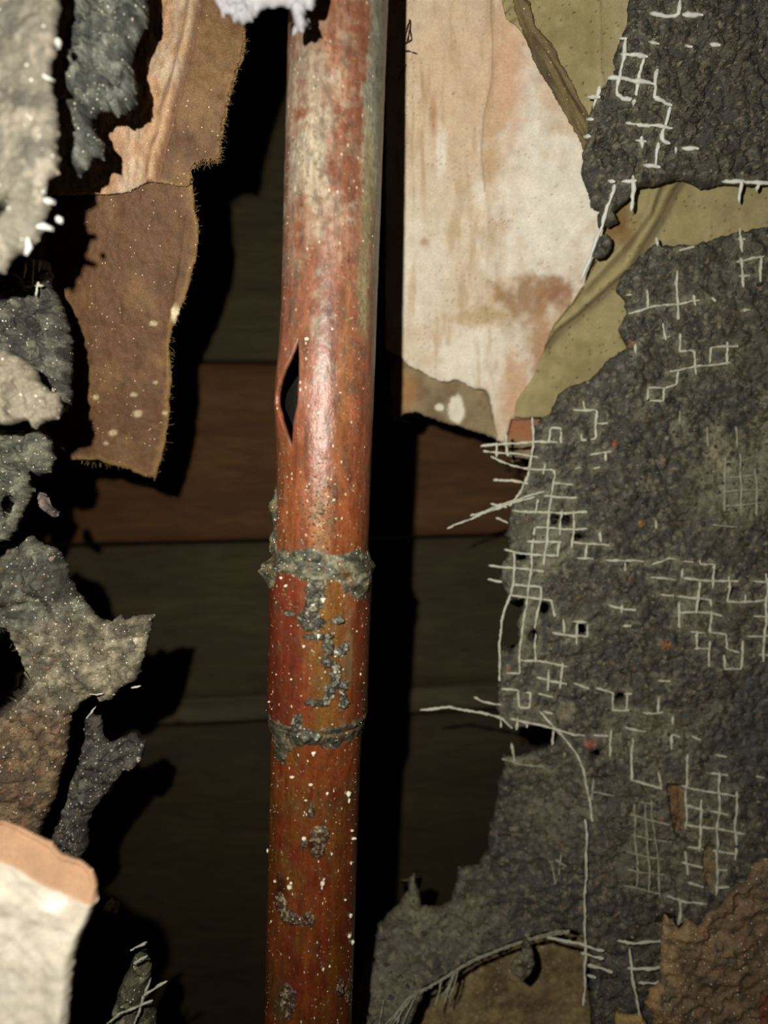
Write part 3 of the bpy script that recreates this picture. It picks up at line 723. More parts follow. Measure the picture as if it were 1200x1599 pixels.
# ------------------------------------------------------------------ left side
# peeled paper (two layers)
root = empty('paper_flap', pt(215, 300, 0.125), 'torn brown paper-faced board flap hanging left of the copper pipe with fuzzy edges', 'paper')
CF = [(318, -20), (306, 40), (300, 70), (290, 110), (275, 165), (262, 215), (252, 250), (246, 285)]
def dF(px, py):
    return np.interp(py, [-60, 150, 300, 500, 750], [0.116, 0.1185, 0.123, 0.132, 0.144]) + 0 * px
def c_up(px, py, sd):
    b = rgb(172, 138, 106) * np.ones(px.shape + (3,))
    b = mixc(b, rgb(180, 160, 136), sst(fbm(px / 40, py / 60, 3, 4), -0.1, 0.4) * 0.8)
    b = mixc(b, rgb(150, 112, 76), sst(fbm(px / 6, py / 26, 4, 14), 0.1, 0.5) * 0.6)
    d, s_ = sdline(px, py, CF)
    right = sst(-s_ * d, -3, 5)
    br = mixc(rgb(116, 88, 58) * np.ones(px.shape + (3,)), rgb(78, 52, 32), sst(fbm(px / 34, py / 70, 3, 6), -0.2, 0.6))
    br = mixc(br, rgb(126, 100, 62), (1 - sst(sd, 2, 9)) * 0.8)
    b = mixc(b, br, right)
    b = mixc(b, rgb(84, 48, 28), np.exp(-(d / 3.0) ** 2) * 0.75)
    return b
def h_up(px, py):
    d, s_ = sdline(px, py, CF)
    return 0.0007 * np.exp(-(d / 3.0) ** 2) - 0.0012 * np.exp(-((s_ * d - 10) / 9.0) ** 2) + 0.00002 * np.clip(-s_ * d, 0, 90) + 0.0005 * fbm(px / 35, py / 50, 3, 2) + 0.00022 * fbm(px / 6, py / 14, 3, 4)
up = Slab('paper_facing', M['kraft'], [(90, -230), (392, -230), (384, 20), (383, 55), (380, 85), (368, 112), (358, 150), (349, 190), (344, 225), (341, 252), (325, 248), (308, 252), (297, 262), (300, 285), (285, 290), (262, 286), (240, 284), (222, 288),
     (205, 297), (190, 301), (165, 302), (137, 303), (60, 305), (50, 150)], lambda x, y: dF(x, y) - 0.0012, h_up, c_up, thick=0.0009, step=2.2, jag=2.2, jags=7, rnd_px=3, rnd_m=0.0003, parent=root, tear=1.3)
props(up.o, 'pale pinkish facing paper with a folded crease')
def c_lo(px, py, sd):
    b = rgb(96, 68, 44) * np.ones(px.shape + (3,))
    b = mixc(b, rgb(116, 88, 56), sst(fbm(px / 40, py / 60, 3, 24), 0.0, 0.5) * 0.6)
    b = mixc(b, rgb(72, 54, 44), sst(fbm(px / 34, py / 34, 3, 34), 0.1, 0.7) * 0.7)
    b = mixc(b, rgb(132, 104, 62), (1 - sst(sd, 3, 13)) * 0.6)
    b = mixc(b, rgb(210, 196, 160), blob(px, py, 275, 492, 7, 12, 0.4, 0.5) * 0.9)
    for x, y, r in ((177, 676, 6), (210, 617, 5), (243, 597, 4), (215, 646, 7), (150, 620, 5), (166, 692, 4), (258, 645, 4), (240, 505, 6)):
        b = mixc(b, rgb(186, 170, 134), blob(px, py, x, y, r, r * 0.7, 0.4, 0.4) * 0.8)
    return b
def h_lo(px, py):
    d = sdline(px, py, [(292, 340), (284, 400), (276, 460), (262, 520), (260, 600)])[0]
    return -0.0003 * np.exp(-(d / 3.0) ** 2) + 0.0006 * fbm(px / 45, py / 60, 3, 12) + 0.00018 * fbm(px / 6, py / 8, 3, 14) + 0.00002 * np.clip(150 - px, 0, 90)
lw = Slab('brown_backing', M['kraft'], [(55, 270), (300, 270), (303, 320), (311, 350), (307, 395), (299, 425), (293, 455), (279, 490), (268, 515), (264, 545), (268, 585), (265, 620), (264, 655), (257, 690), (252, 715), (243, 748), (225, 745), (200, 733),
     (175, 727), (150, 718), (125, 718), (102, 718), (60, 712), (50, 500)], dF, h_lo, c_lo, thick=0.0016, step=2.3, jag=2.0, jags=8, rnd_px=3.5, rnd_m=0.0004, parent=root, tear=1.0)
fz = []
def fuzz(slab, line, n, L=(3, 9), out=(1, 0)):
    P = np.array(line, float); ln = np.r_[0, np.cumsum(np.hypot(*np.diff(P, axis=0).T))]
    for _ in range(n):
        t = rnd.uniform(0, ln[-1]); x = float(np.interp(t, ln, P[:, 0])); y = float(np.interp(t, ln, P[:, 1]))
        l = rnd.uniform(*L) * (1.6 if rnd.random() < 0.1 else 1); a = rnd.gauss(0, 1.0)
        dx = (out[0] * math.cos(a) - out[1] * math.sin(a)) * l; dy = (out[0] * math.sin(a) + out[1] * math.cos(a)) * l
        d = float(slab.depth(np.array(x), np.array(y)))
        dd = rnd.uniform(-0.0012, 0.0006)
        fz.append(tube([pt(x - out[0] * 3, y - out[1] * 3, d + 0.0002), pt(x + dx * 0.5, y + dy * 0.5, d + dd * 0.4), pt(x + dx, y + dy + rnd.uniform(-2, 2), d + dd)], 0.00003, 3))
fuzz(up, [(383, 20), (382, 80), (368, 112), (350, 190), (342, 252)], 110)
fuzz(up, [(342, 250), (298, 262)], 30, out=(0, 1))
fuzz(lw, [(301, 290), (311, 350), (300, 425), (268, 515), (267, 600), (258, 690), (243, 745)], 120, L=(3, 8))
fuzz(lw, [(243, 746), (200, 732), (103, 718)], 30, L=(2, 5), out=(0, 1))
V_, F_ = join(fz)
props(mesh_obj('paper_fuzz', V_, F_, M['fibre'], root), kind='stuff')

def c_grey(lo_=(74, 78, 72), hi=(150, 150, 138), seed=0, warm=None):
    def f(px, py, sd):
        g1, g2, c2 = worley(px / 11, py / 11, seed + 2)
        b = mixc(rgb(*lo_) * np.ones(px.shape + (3,)), rgb(*hi), sst(fbm(px / 16, py / 16, 4, seed), -0.3, 0.5))
        b = b * (0.7 + 0.5 * c2)[..., None]
        if warm is not None:
            b = mixc(b, rgb(*warm), sst(fbm(px / 10, py / 10, 3, seed + 5), 0.2, 0.5) * 0.6)
        return b
    return f
def h_crumb(s=1.0, seed=0, big=30):
    def f(px, py):
        f1, f2, c = worley(px / 17 + 0.4 * fbm(px / 9, py / 9, 2), py / 17 + 0.4 * fbm(px / 9, py / 9, 2, 5), seed)
        g1, g2, c2 = worley(px / 7, py / 7, seed + 1)
        return s * 1.3 * (0.0013 * (f1 - 0.45) * (0.4 + c) + 0.0006 * (g1 - 0.4) + 0.0022 * fbm(px / big, py / big, 4, seed) + 0.0008 * (1 - sst(f2 - f1, 0, 0.1)) * (c > 0.4))
    return f
def piece(name, label, cat, mat, poly, depth, disp, color, group=None, **k):
    s = Slab(name, mat, poly, (lambda x, y: depth + 0 * x) if not callable(depth) else depth, disp, color, **k)
    props(s.o, label, cat, group)
    return s
GL = 'broken cement pieces at the left edge of the hole'
pa = piece('cement_board', 'pale grey out-of-focus cement board edge, nearest the viewer in the top left corner', 'cement board', M['skin'],
     [(-220, -230), (90, -230), (86, 0), (82, 30), (78, 62), (74, 85), (68, 108), (76, 135), (80, 160), (84, 200), (78, 216), (86, 240), (84, 262), (66, 272), (64, 290), (71, 318), (62, 342), (50, 368), (36, 386), (20, 390), (6, 402), (-5, 420), (-220, 440)],
     0.086, lambda x, y: 0.0014 * fbm(x / 70, y / 70, 4, 4) + 0.0003 * fbm(x / 9, y / 9, 3, 1), lambda x, y, sd: mixc(mixc(rgb(116, 111, 98) * np.ones(x.shape + (3,)), rgb(92, 89, 79), sst(fbm(x / 40, y / 40, 4, 1), -0.2, 0.4)),
     rgb(142, 134, 120), sst(fbm(x / 25, y / 40, 3, 11), 0.15, 0.5)), GL, thick=0.006, step=2.4, jag=4, jags=12, rnd_px=8, rnd_m=0.0015, holes=[(-2, 318, 11, 17)])
sw = pa.o
for a in ([(68, 118), (76, 122), (84, 126)], [(70, 312), (80, 316), (84, 316)], [(58, 354), (72, 354), (82, 358)], [(43, 372), (44, 385), (40, 398)], [(90, 340), (96, 348)], [(66, 298), (70, 300)], [(90, 62), (91, 75)]):
    V_, F_ = tube([pt(x, y, 0.0858) for x, y in a], 0.00042, 7, 0.0002); mesh_obj('mesh_strand', V_, F_, M['strand_white'], sw)
pb = piece('cement_chunk', 'blue-grey crumbly chunk at the top, between the near cement board and the pale flap', 'chunk', M['cement'],
     [(100, -230), (214, -230), (222, 10), (214, 36), (203, 46), (197, 62), (198, 88), (206, 118), (203, 146), (188, 160), (172, 166), (158, 156), (140, 158), (131, 170), (136, 188), (150, 208), (148, 230), (134, 230), (126, 246), (113, 262), (100, 258),
      (96, 240), (104, 214), (112, 200), (104, 180), (84, 160), (84, 142), (108, 148), (100, 134), (90, 112), (94, 84), (100, 50), (108, 20)], 0.0985, h_crumb(1.0, 3),
     c_grey((58, 62, 56), (108, 111, 101), 3), GL, thick=0.004, step=2.2, jag=3, jags=9, rnd_px=12, rnd_m=0.003)
pc = piece('cement_chunk', 'dark grey crumbly strip with mesh ends beside the brown flap, above the pale step-shaped piece', 'chunk', M['cement'],
     [(36, 398), (68, 402), (70, 440), (84, 465), (94, 492), (100, 520), (104, 556), (98, 590), (100, 630), (88, 640), (50, 640), (20, 600), (-200, 600), (-200, 440), (-20, 440), (0, 425), (12, 418), (26, 440), (32, 470), (36, 430)], 0.112,
     h_crumb(1.0, 5), c_grey((52, 52, 46), (96, 96, 84), 5), GL, thick=0.004, step=2.2, jag=4, jags=9, rnd_px=12, rnd_m=0.003)
for a in ([(40, 410), (37, 435)], [(52, 405), (50, 445)], [(38, 447), (68, 446)], [(60, 440), (56, 462)], [(82, 606), (84, 628), (90, 652)], [(62, 405), (60, 425)]):
    V_, F_ = tube([pt(x, y, 0.1095) for x, y in a], 0.0002, 6, 0.0001); mesh_obj('mesh_strand', V_, F_, M['strand'], pc.o)
pd = piece('cement_piece', 'pale grey blurred cement piece at the left edge level with the split in the pipe', 'cement piece', M['skin'],
     [(-200, 548), (4, 546), (28, 556), (46, 568), (54, 590), (68, 606), (84, 612), (90, 632), (84, 652), (62, 656), (46, 666), (34, 654), (10, 662), (-200, 655)], 0.0985, h_crumb(0.5, 6, 40),
     lambda x, y, sd: mixc(rgb(126, 119, 102) * np.ones(x.shape + (3,)), rgb(98, 92, 78), sst(fbm(x / 18, y / 18, 4, 2), -0.1, 0.5)), GL, thick=0.006, step=2.2, jag=3, rnd_px=8, rnd_m=0.0018)
pe = piece('cement_chunk', 'grey-green crumbly chunk at the left edge below the pale step-shaped piece', 'chunk', M['cement'],
     [(-200, 660), (12, 670), (46, 668), (66, 684), (72, 712), (64, 736), (44, 742), (30, 730), (32, 754), (42, 762), (30, 792), (14, 826), (0, 846), (-200, 870)], 0.112, h_crumb(1.0, 8),
     c_grey((66, 68, 58), (112, 112, 96), 8), GL, thick=0.004, step=2.2, jag=4, rnd_px=12, rnd_m=0.003, holes=[(0, 792, 14, 18)])
pe2 = piece('cement_crumb', 'tiny mauve-grey crumb beside the grey-green chunk left of the brown flap bottom corner', 'crumb', M['cement'],
     [(58, 768), (65, 774), (70, 790), (82, 798), (80, 808), (70, 804), (62, 796), (56, 784)], 0.114, h_crumb(0.6, 9), c_grey((70, 62, 58), (120, 108, 100), 9), GL, thick=0.003, step=1.6, jag=2, rnd_px=5, rnd_m=0.001)
def c_jut(px, py, sd):
    b = c_grey((86, 80, 64), (138, 130, 108), 12)(px, py, sd)
    dark = c_grey((60, 60, 50), (106, 106, 92), 13)(px, py, sd)
    b = mixc(b, dark, 1 - sst(py + 0.25 * (px - 60) + 14 * fbm(px / 12, py / 12, 3, 2), 958, 990))
    rust = c_grey((78, 64, 46), (122, 102, 76), 14, (116, 74, 54))(px, py, sd)
    return mixc(b, rust, sst(py + 20 * fbm(px / 16, py / 16, 3, 4), 1085, 1130))
def h_jut(px, py):
    f1, f2, c = worley(px / 24, py / 20, 3)
    r = h_crumb(0.55, 12, 36)(px, py)
    ball = -0.0035 * np.exp(-(((px - 70) / 32) ** 2 + ((py - 900) / 36) ** 2)) - 0.003 * np.exp(-(((px - 15) / 22) ** 2 + ((py - 930) / 18) ** 2))
    return r + ball + 0.0012 * np.exp(-(sdline(px, py, [(0, 950), (42, 942), (50, 930)])[0] / 3.0) ** 2)
def dJ(px, py):
    return 0.1175 - 0.00004 * np.clip(120 - px, 0, 160) + 0 * py
pf = piece('cement_piece', 'large beige-grey broken cement piece jutting right towards the pipe with a red-speckled lower end', 'cement piece', M['cement'],
     [(-200, 880), (-10, 872), (10, 858), (28, 850), (40, 836), (52, 846), (70, 852), (90, 862), (100, 880), (104, 902), (114, 925), (128, 942), (142, 962), (156, 970), (170, 972), (182, 962), (190, 968), (204, 964), (222, 962), (235, 964), (230, 985), (222, 1020),
      (216, 1035), (214, 1054), (204, 1068), (180, 1080), (168, 1098), (152, 1100), (142, 1090), (122, 1100), (104, 1122), (101, 1142), (98, 1180), (88, 1216), (78, 1250), (64, 1284), (54, 1300), (52, 1322), (36, 1318), (0, 1310), (-200, 1310)],
     dJ, h_jut, c_jut, GL, thick=0.004, step=2.2, jag=3.5, jags=8, rnd_px=8, rnd_m=0.0022, tear=1.0, holes=[[(-90, 970), (6, 985), (16, 1012), (30, 1042), (50, 1068), (30, 1090), (0, 1120), (-90, 1140)]])
scatter(pf, 700, 0.00022, [(120, 112, 92), (150, 140, 116), (92, 84, 68), (112, 80, 62), (170, 160, 136)], pf.o, (0, 850, 235, 1310))
for a in ([(140, 1084), (152, 1085), (162, 1083)], [(150, 1103), (143, 1112), (135, 1122)], [(205, 1074), (213, 1073), (220, 1071)]):
    V_, F_ = tube([pt(x, y, 0.1165) for x, y in a], 0.00016, 6, 0.0001); mesh_obj('mesh_strand', V_, F_, M['strand'], pf.o)
pg = piece('cement_sliver', 'dark purplish-grey sliver hanging behind the red-speckled end of the beige piece', 'sliver', M['cement'],
     [(128, 1118), (150, 1122), (157, 1152), (168, 1162), (188, 1154), (206, 1150), (220, 1164), (216, 1188), (200, 1210), (188, 1206), (180, 1222), (168, 1234), (150, 1258), (134, 1284), (130, 1300), (134, 1322), (122, 1345), (98, 1362), (76, 1352), (66, 1322),
      (74, 1292), (92, 1250), (106, 1222), (120, 1192), (126, 1150)], 0.131, h_crumb(0.8, 15), c_grey((54, 51, 47), (92, 88, 78), 15), GL, thick=0.003, step=2.0, jag=3, rnd_px=9, rnd_m=0.002)
scatter(pg, 120, 0.0002, [(120, 110, 100), (90, 84, 80), (160, 150, 140)], pg.o, (66, 1118, 220, 1362))
def c_white(px, py, sd):
    dt = sdline(px, py, [(-60, 1345), (0, 1348), (30, 1358), (60, 1378), (95, 1402), (140, 1418)])
    b = mixc(rgb(226, 218, 198) * np.ones(px.shape + (3,)), rgb(206, 194, 172), sst(fbm(px / 28, py / 28, 4, 2), 0, 0.5) * 0.6)
    b = mixc(b, rgb(236, 234, 226), blob(px, py, 80, 1411, 20, 15, 0.3, 0.3) * 0.9)
    b = mixc(b, rgb(228, 222, 206), blob(px, py, 10, 1540, 30, 22, 0.5, 0.4) * 0.8)
    up_ = sst(-dt[1] * dt[0], -3, 3)
    return mixc(b, rgb(178, 142, 112), up_)
def h_white(px, py):
    dt = sdline(px, py, [(-60, 1345), (0, 1348), (30, 1358), (60, 1378), (95, 1402), (140, 1418)])
    above = np.clip(-dt[1] * dt[0], 0, 60)
    return 0.00012 * above + 0.0007 * fbm(px / 50, py / 50, 3, 3)
ph = piece('plaster_corner', 'white plaster corner with a peach broken edge, very near and blurred, bottom left', 'plaster', M['plaster'],
     [(-220, 1290), (-20, 1302), (10, 1310), (34, 1322), (62, 1334), (80, 1352), (108, 1364), (128, 1378), (138, 1394), (143, 1418), (132, 1444), (118, 1474), (108, 1508), (103, 1550), (99, 1600), (99, 1760), (-220, 1760)],
     0.088, h_white, c_white, GL, thick=0.006, step=2.6, jag=1.2, jags=16, rnd_px=8, rnd_m=0.002)
pi = piece('cement_crumb', 'tiny pinkish-grey crumb just right of the white plaster corner', 'crumb', M['cement'], [(156, 1422), (164, 1413), (172, 1418), (180, 1416), (180, 1430), (170, 1430), (160, 1432)], 0.125, h_crumb(0.4, 3),
     c_grey((110, 96, 84), (170, 156, 140), 3), GL, thick=0.003, step=1.5, jag=2, rnd_px=4, rnd_m=0.001)
pj = piece('cement_chunk', 'small mossy grey chunk with crossed white strands at the bottom, left of the pipe', 'chunk', M['cement'],
     [(196, 1520), (208, 1500), (222, 1508), (228, 1528), (222, 1548), (228, 1572), (236, 1600), (236, 1660), (150, 1660), (168, 1600), (178, 1560)], 0.128, h_crumb(1.0, 17), c_grey((70, 70, 52), (118, 116, 92), 17), GL,
     thick=0.006, step=2.0, jag=4, rnd_px=10, rnd_m=0.003)
for a in ([(204, 1484), (216, 1478), (229, 1471)], [(209, 1505), (220, 1498), (231, 1492)], [(222, 1562), (229, 1545), (236, 1527)], [(226, 1554), (242, 1543), (262, 1532)], [(165, 1601), (188, 1582), (212, 1573), (239, 1562)], [(208, 1603), (218, 1578), (225, 1553)]):
    V_, F_ = tube([pt(x, y, 0.1245) for x, y in a], 0.00024, 6, 0.00012); mesh_obj('mesh_strand', V_, F_, M['strand'], pj.o)
pk = piece('plaster_fragment', 'white crumbly plaster fragment at the top edge overlapping the left side of the pipe', 'plaster', M['plaster'],
     [(300, -230), (331, -5), (346, 14), (354, 10), (362, 24), (378, 30), (392, 24), (402, 10), (416, 4), (440, 2), (455, 6), (456, 22), (462, 36), (470, 41), (478, 32), (474, 18), (478, 6), (486, 10), (492, 0), (520, -230)], 0.0895, h_crumb(0.5, 21, 18),
     lambda x, y, sd: rgb(150, 148, 152) * np.ones(x.shape + (3,)), GL, thick=0.003, step=2.0, jag=3, jags=7, rnd_px=6, rnd_m=0.001)
# stub of the same plaster between flap and pipe, dark root fibre
# ------------------------------------------------------------------ copper pipe
R = 0.00795
A = Vector(pt(529, 0, 0.1080)); B = Vector(pt(481, 1599, 0.1232))
U = (B - A).normalized()
E2 = Vector((0, -1, 0)); E2 = (E2 - U * E2.dot(U)).normalized()
E1 = U.cross(E2).normalized()
if E1.x < 0: E1 = -E1
Ln = (B - A).length
ss = np.linspace(-0.08, Ln + 0.08, 900)
AA = np.array(A); UU = np.array(U); e1 = np.array(E1); e2 = np.array(E2)
def proj(P):
    return 600 + P[..., 0] * F / P[..., 1], 799.5 - P[..., 2] * F / P[..., 1]
fx_, fy_ = proj(AA + ss[:, None] * UU + R * e2)
def s_of(py): return np.interp(py, fy_, ss)
def surf(th, s, r):
    th = np.asarray(th)[..., None]; s = np.asarray(s)[..., None]; r = np.asarray(r)[..., None]
    return AA + s * UU + r * (np.sin(th) * e1 + np.cos(th) * e2)
def theta_of(px, py, r=R):
    """angle on the front of the pipe seen at px,py"""
    s = s_of(py); ths = np.linspace(-1.35, 1.35, 200)
    X, Y = proj(surf(ths, np.full(200, s), np.full(200, r)))
    return float(np.interp(px, X, ths))
root = empty('copper_pipe', tuple((A + B) / 2), 'tarnished red-brown copper pipe with a split bulge and a soldered coupling, running top to bottom', 'pipe')

yk = [530, 545, 560, 575, 590, 605, 620, 632, 645, 660, 675, 688, 700]
xr = [467, 468, 469, 469, 469, 468, 468, 467, 464, 461, 460, 459, 457]
xl = [467, 462, 457, 451, 446, 442, 440, 440, 443, 446, 450, 454, 457]
thr = [theta_of(x, y) for x, y in zip(xr, yk)]; thl = [theta_of(x, y) for x, y in zip(xl, yk)]

def pipe_color(th, py, coup=False):
    """colours of the oxidised copper, darker towards the bottom, laid out along (angle, height)"""
    u = np.sin(th)                                   # -1..1 across the front
    X = th * 70; Y = py
    n1 = fbm(X / 26, Y / 95, 4, 1); n2 = fbm(X / 9, Y / 60, 4, 6); n3 = fbm(X / 12, Y / 12, 4, 9); n4 = fbm(X / 30, Y / 30, 4, 19)
    b = rgb(168, 92, 56) * np.ones(th.shape + (3,))
    b = mixc(b, rgb(182, 104, 74), sst(n1, -0.2, 0.5))
    b = mixc(b, rgb(120, 62, 44), sst(n2, 0.1, 0.55) * 0.7)
    low = sst(py, 560, 1250)
    b = mixc(b, mixc(rgb(168, 84, 38) * np.ones(th.shape + (3,)), rgb(150, 92, 38), sst(fbm(X / 34, Y / 80, 4, 31), -0.1, 0.3)), low * 0.85)
    b = mixc(b, rgb(158, 66, 42), sst(fbm(X / 20, Y / 45, 4, 41), 0.12, 0.4) * (0.25 + 0.6 * low) * (py > 300))
    b = mixc(b, rgb(170, 104, 48), np.exp(-((u - 0.42) / 0.14) ** 2) * sst(py, 380, 520) * (1 - sst(py, 640, 760)) * 0.8)
    # pale mineral film near the top
    film = (1 - sst(py + 70 * n4, 240, 460)) * sst(0.5 * n3 + 0.7 * n1 + 0.3 * n2 + 0.45 * np.exp(-((u + 0.45) / 0.4) ** 2), -0.25, 0.65) * sst(py + 60 * n4, -60, 180)
    b = mixc(b, rgb(206, 192, 168), film * 0.8)
    gr = sst(u + 0.10 * n2 + 0.06 * n3, 0.60, 0.72) * (1 - sst(py + 40 * n4, 180, 300))
    b = mixc(b, rgb(164, 166, 148), gr * 0.85)
    tan = sst(u + 0.12 * n2, 0.58, 0.70) * (1 - sst(u + 0.08 * n3, 0.80, 0.9)) * sst(py, 130, 230) * (1 - sst(py, 490, 540))
    b = mixc(b, rgb(176, 158, 110), tan * 0.8)
    b = mixc(b, rgb(140, 138, 122), sst(u, 0.84, 0.95) * (1 - sst(py, 420, 560)) * 0.7)
    b = mixc(b, rgb(150, 138, 118), np.exp(-((u + 0.15) / 0.16) ** 2) * sst(n3, 0.0, 0.4) * sst(py, 380, 430) * (1 - sst(py, 560, 620)) * 0.7)
    b = mixc(b, rgb(100, 96, 82), np.exp(-((u + 0.62) / 0.13) ** 2) * sst(n2 + 0.4 * n3, 0.0, 0.4) * sst(py, 250, 330) * (1 - sst(py, 520, 560)) * 0.55)
    b = mixc(b, rgb(92, 84, 66), sst(n3, 0.12, 0.4) * sst(py, 700, 760) * (1 - sst(py, 860, 900)) * np.exp(-((u - 0.05) / 0.4) ** 2) * 0.8)
    b = mixc(b, rgb(196, 126, 46), np.exp(-((u - 0.02) / 0.2) ** 2) * sst(py, 740, 780) * (1 - sst(py, 860, 870)) * 0.6)
    if coup:
        b = mixc(b, rgb(140, 58, 42), (1 - sst(u + 0.15 * n4, -0.5, -0.1)) * 0.8)
        b = mixc(b, rgb(160, 112, 50), np.exp(-((u - 0.22 - 0.12 * n4) / 0.25) ** 2) * 0.85)
        b = mixc(b, rgb(160, 136, 104), np.exp(-((u - 0.62) / 0.1) ** 2) * sst(n2, -0.3, 0.3) * 0.7)
        b = mixc(b, rgb(140, 62, 42), sst(u, 0.68, 0.8) * 0.7)
    lowp = sst(py, 1180, 1200)
    b = mixc(b, rgb(66, 40, 28), (blob(X, Y, -36, 1432, 16, 8, 0.4, 0.5) + blob(X, Y, -46, 1405, 12, 26, 0.6, 0.6) + blob(X, Y, 12, 1316, 14, 12, 0.5, 0.6)).clip(0, 1) * 0.85 * lowp)
    b = mixc(b, rgb(112, 86, 56), blob(X, Y, 8, 1262, 46, 22, 0.8, 0.6) * 0.4 * lowp)
    b = mixc(b, rgb(110, 96, 62), blob(X, Y, -40, 1575, 18, 30, 0.6, 0.6) * 0.7)
    st = fbm(X / 4.5, Y / 46, 4, 51)                    # fine drawn streaks and mottling
    b = b * (1 + 0.38 * st + 0.18 * n3)[..., None]
    b = mixc(b, rgb(118, 104, 84), sst(fbm(X / 7, Y / 12, 4, 61), 0.18, 0.5) * (0.55 - 0.25 * low))
    f1, f2, c = worley(X / 3.6, Y / 4.2, 6)
    b = mixc(b, rgb(205, 190, 150), ((f1 < 0.24) & (c > 0.94)) * 0.6)
    b = mixc(b, rgb(60, 44, 34), ((f1 < 0.28) & (c < 0.05)) * 0.7)
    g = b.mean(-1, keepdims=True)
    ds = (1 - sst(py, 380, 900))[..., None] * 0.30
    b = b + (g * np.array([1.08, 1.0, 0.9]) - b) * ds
    b = b * np.array([0.53, 0.545, 0.50]) * (1 - 0.42 * sst(py, 420, 1250))[..., None]  # overall tone, darker towards the bottom of the pipe
    return b

def pipe_tube(name, y0, y1, rad, n_th=200, dy=2.4, slit=False, coup=False, parent=None, thick=0.0008, seed=0):
    ys = np.arange(y0, y1 + dy, dy); nr = len(ys)
    V = np.zeros((nr, n_th + 1, 3)); C = np.zeros((nr, n_th + 1, 3))
    seam_t = thr[0]; seam_b = thr[-1]
    for i, y in enumerate(ys):
        if slit:
            a = np.interp(y, yk, thr, left=seam_t, right=seam_b); b_ = np.interp(y, yk, thl, left=seam_t, right=seam_b)
        else:
            a = b_ = -math.pi
        u = np.linspace(0, 1, n_th + 1)
        # denser rows of vertices on the visible front
        th = a + u * (2 * math.pi + b_ - a)
        r = np.full(n_th + 1, rad)
        r = r + 0.00006 * fbm(th * 6, np.full(n_th + 1, y / 18), 3, seed) 
        if slit:
            bul = math.exp(-((y - 615) / 85.0) ** 2)
            tt = th.copy(); tt = (tt + math.pi) % (2 * math.pi) - math.pi
            r = r + bul * (0.0007 * np.exp(-((tt + 1.25) / 0.42) ** 2) + 0.0008 * np.exp(-((tt + 0.80) / 0.36) ** 2))
        if coup:
            e = min((y - y0) / 12.0, (y1 - y) / 12.0, 1.0)
            r = r - 0.0007 * (1 - math.sqrt(max(0, 1 - (1 - max(e, 0)) ** 2)))
        V[i] = surf(th, np.full(n_th + 1, float(s_of(y))), r)
        tt = (th + math.pi) % (2 * math.pi) - math.pi
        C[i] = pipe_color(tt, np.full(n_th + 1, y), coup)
    n = n_th + 1
    idx = np.arange(nr * n).reshape(nr, n)
    for i, y in enumerate(ys):
        if not slit or y <= yk[0] or y >= yk[-1]:
            idx[i, -1] = idx[i, 0]
    q = np.stack([idx[:-1, :-1], idx[:-1, 1:], idx[1:, 1:], idx[1:, :-1]], -1).reshape(-1, 4)
    used = np.unique(q); re = np.zeros(nr * n, int); re[used] = np.arange(len(used))
    o = mesh_obj(name, V.reshape(-1, 3)[used], re[q], M['copper'], parent, C.reshape(-1, 3)[used])
    # make outward normals
    me = o.data
    f = me.polygons[len(me.polygons) // 2]
    c0 = np.array(f.center) + np.array(parent.location); ax = AA + UU * np.dot(c0 - AA, UU)
    if np.dot(np.array(f.normal), c0 - ax) < 0:
        me.flip_normals()
    me.materials.append(M['bore'])
    so = o.modifiers.new('wall', 'SOLIDIFY'); so.thickness = thick; so.offset = -1; so.material_offset = 1; so.use_rim = True
    return o
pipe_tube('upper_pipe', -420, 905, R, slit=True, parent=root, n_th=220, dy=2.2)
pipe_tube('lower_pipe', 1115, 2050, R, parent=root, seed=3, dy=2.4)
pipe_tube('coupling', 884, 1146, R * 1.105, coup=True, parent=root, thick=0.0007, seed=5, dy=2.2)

def crust(name, y0, y1, field, color, mat, parent, r0=R, th0=-2.2, th1=2.2, nth=300, dy=1.5):
    ys = np.arange(y0, y1, dy); th = np.linspace(th0, th1, nth)
    TH, Y = np.meshgrid(th, ys, indexing='ij')
    h = field(TH, Y)
    ss_ = s_of(Y.ravel()).reshape(Y.shape)
    V = surf(TH, ss_, (r0(Y) if callable(r0) else r0) + h)
    C = color(TH, Y)
    m = h > 0
    cell = m[:-1, :-1] | m[1:, :-1] | m[:-1, 1:] | m[1:, 1:]
    idx = np.arange(TH.size).reshape(TH.shape); ii, jj = np.nonzero(cell)
    q = np.stack([idx[ii, jj], idx[ii, jj + 1], idx[ii + 1, jj + 1], idx[ii + 1, jj]], 1)
    used = np.unique(q); re = np.zeros(TH.size, int); re[used] = np.arange(len(used))
    return mesh_obj(name, V.reshape(-1, 3)[used], re[q], mat, parent, C.reshape(-1, 3)[used])
RC = R * 1.105
def rbody(Y):
    return np.where((Y > 884) & (Y < 1146), R + (RC - R) * np.clip(np.minimum((Y - 884) / 8, (1146 - Y) / 8), 0, 1), R)
def ring_field(yc, half, extra):
    def f(TH, Y):
        X = TH * 72
        wob = 7 * fbm(X / 22, X * 0 + yc / 50, 3, 3)
        top = yc - half + 5 * fbm(X / 15, X * 0, 3, 1); bot = yc + half + wob
        k = np.minimum(Y - top, bot - Y) / half
        h = np.clip(k, -0.5, 1) * 0.0006 + 0.00016 * fbm(X / 5, Y / 5, 3, 8) + 0.0002 * fbm(X / 14, Y / 14, 3, 2)
        for (tx, y, rx, ry, a) in extra:
            e = np.hypot((TH - tx) / rx, (Y - y) / ry)
            e = e + 0.35 * fbm(X / 10, Y / 10, 3, 12)
            h = np.maximum(h, a * (1 - e) + 0.0002 * fbm(X / 5, Y / 5, 3, 8) * (e < 1.2) - 0.0002 * (e > 1.1))
        return np.where(h > -0.0002, h, -0.0003)
    return f
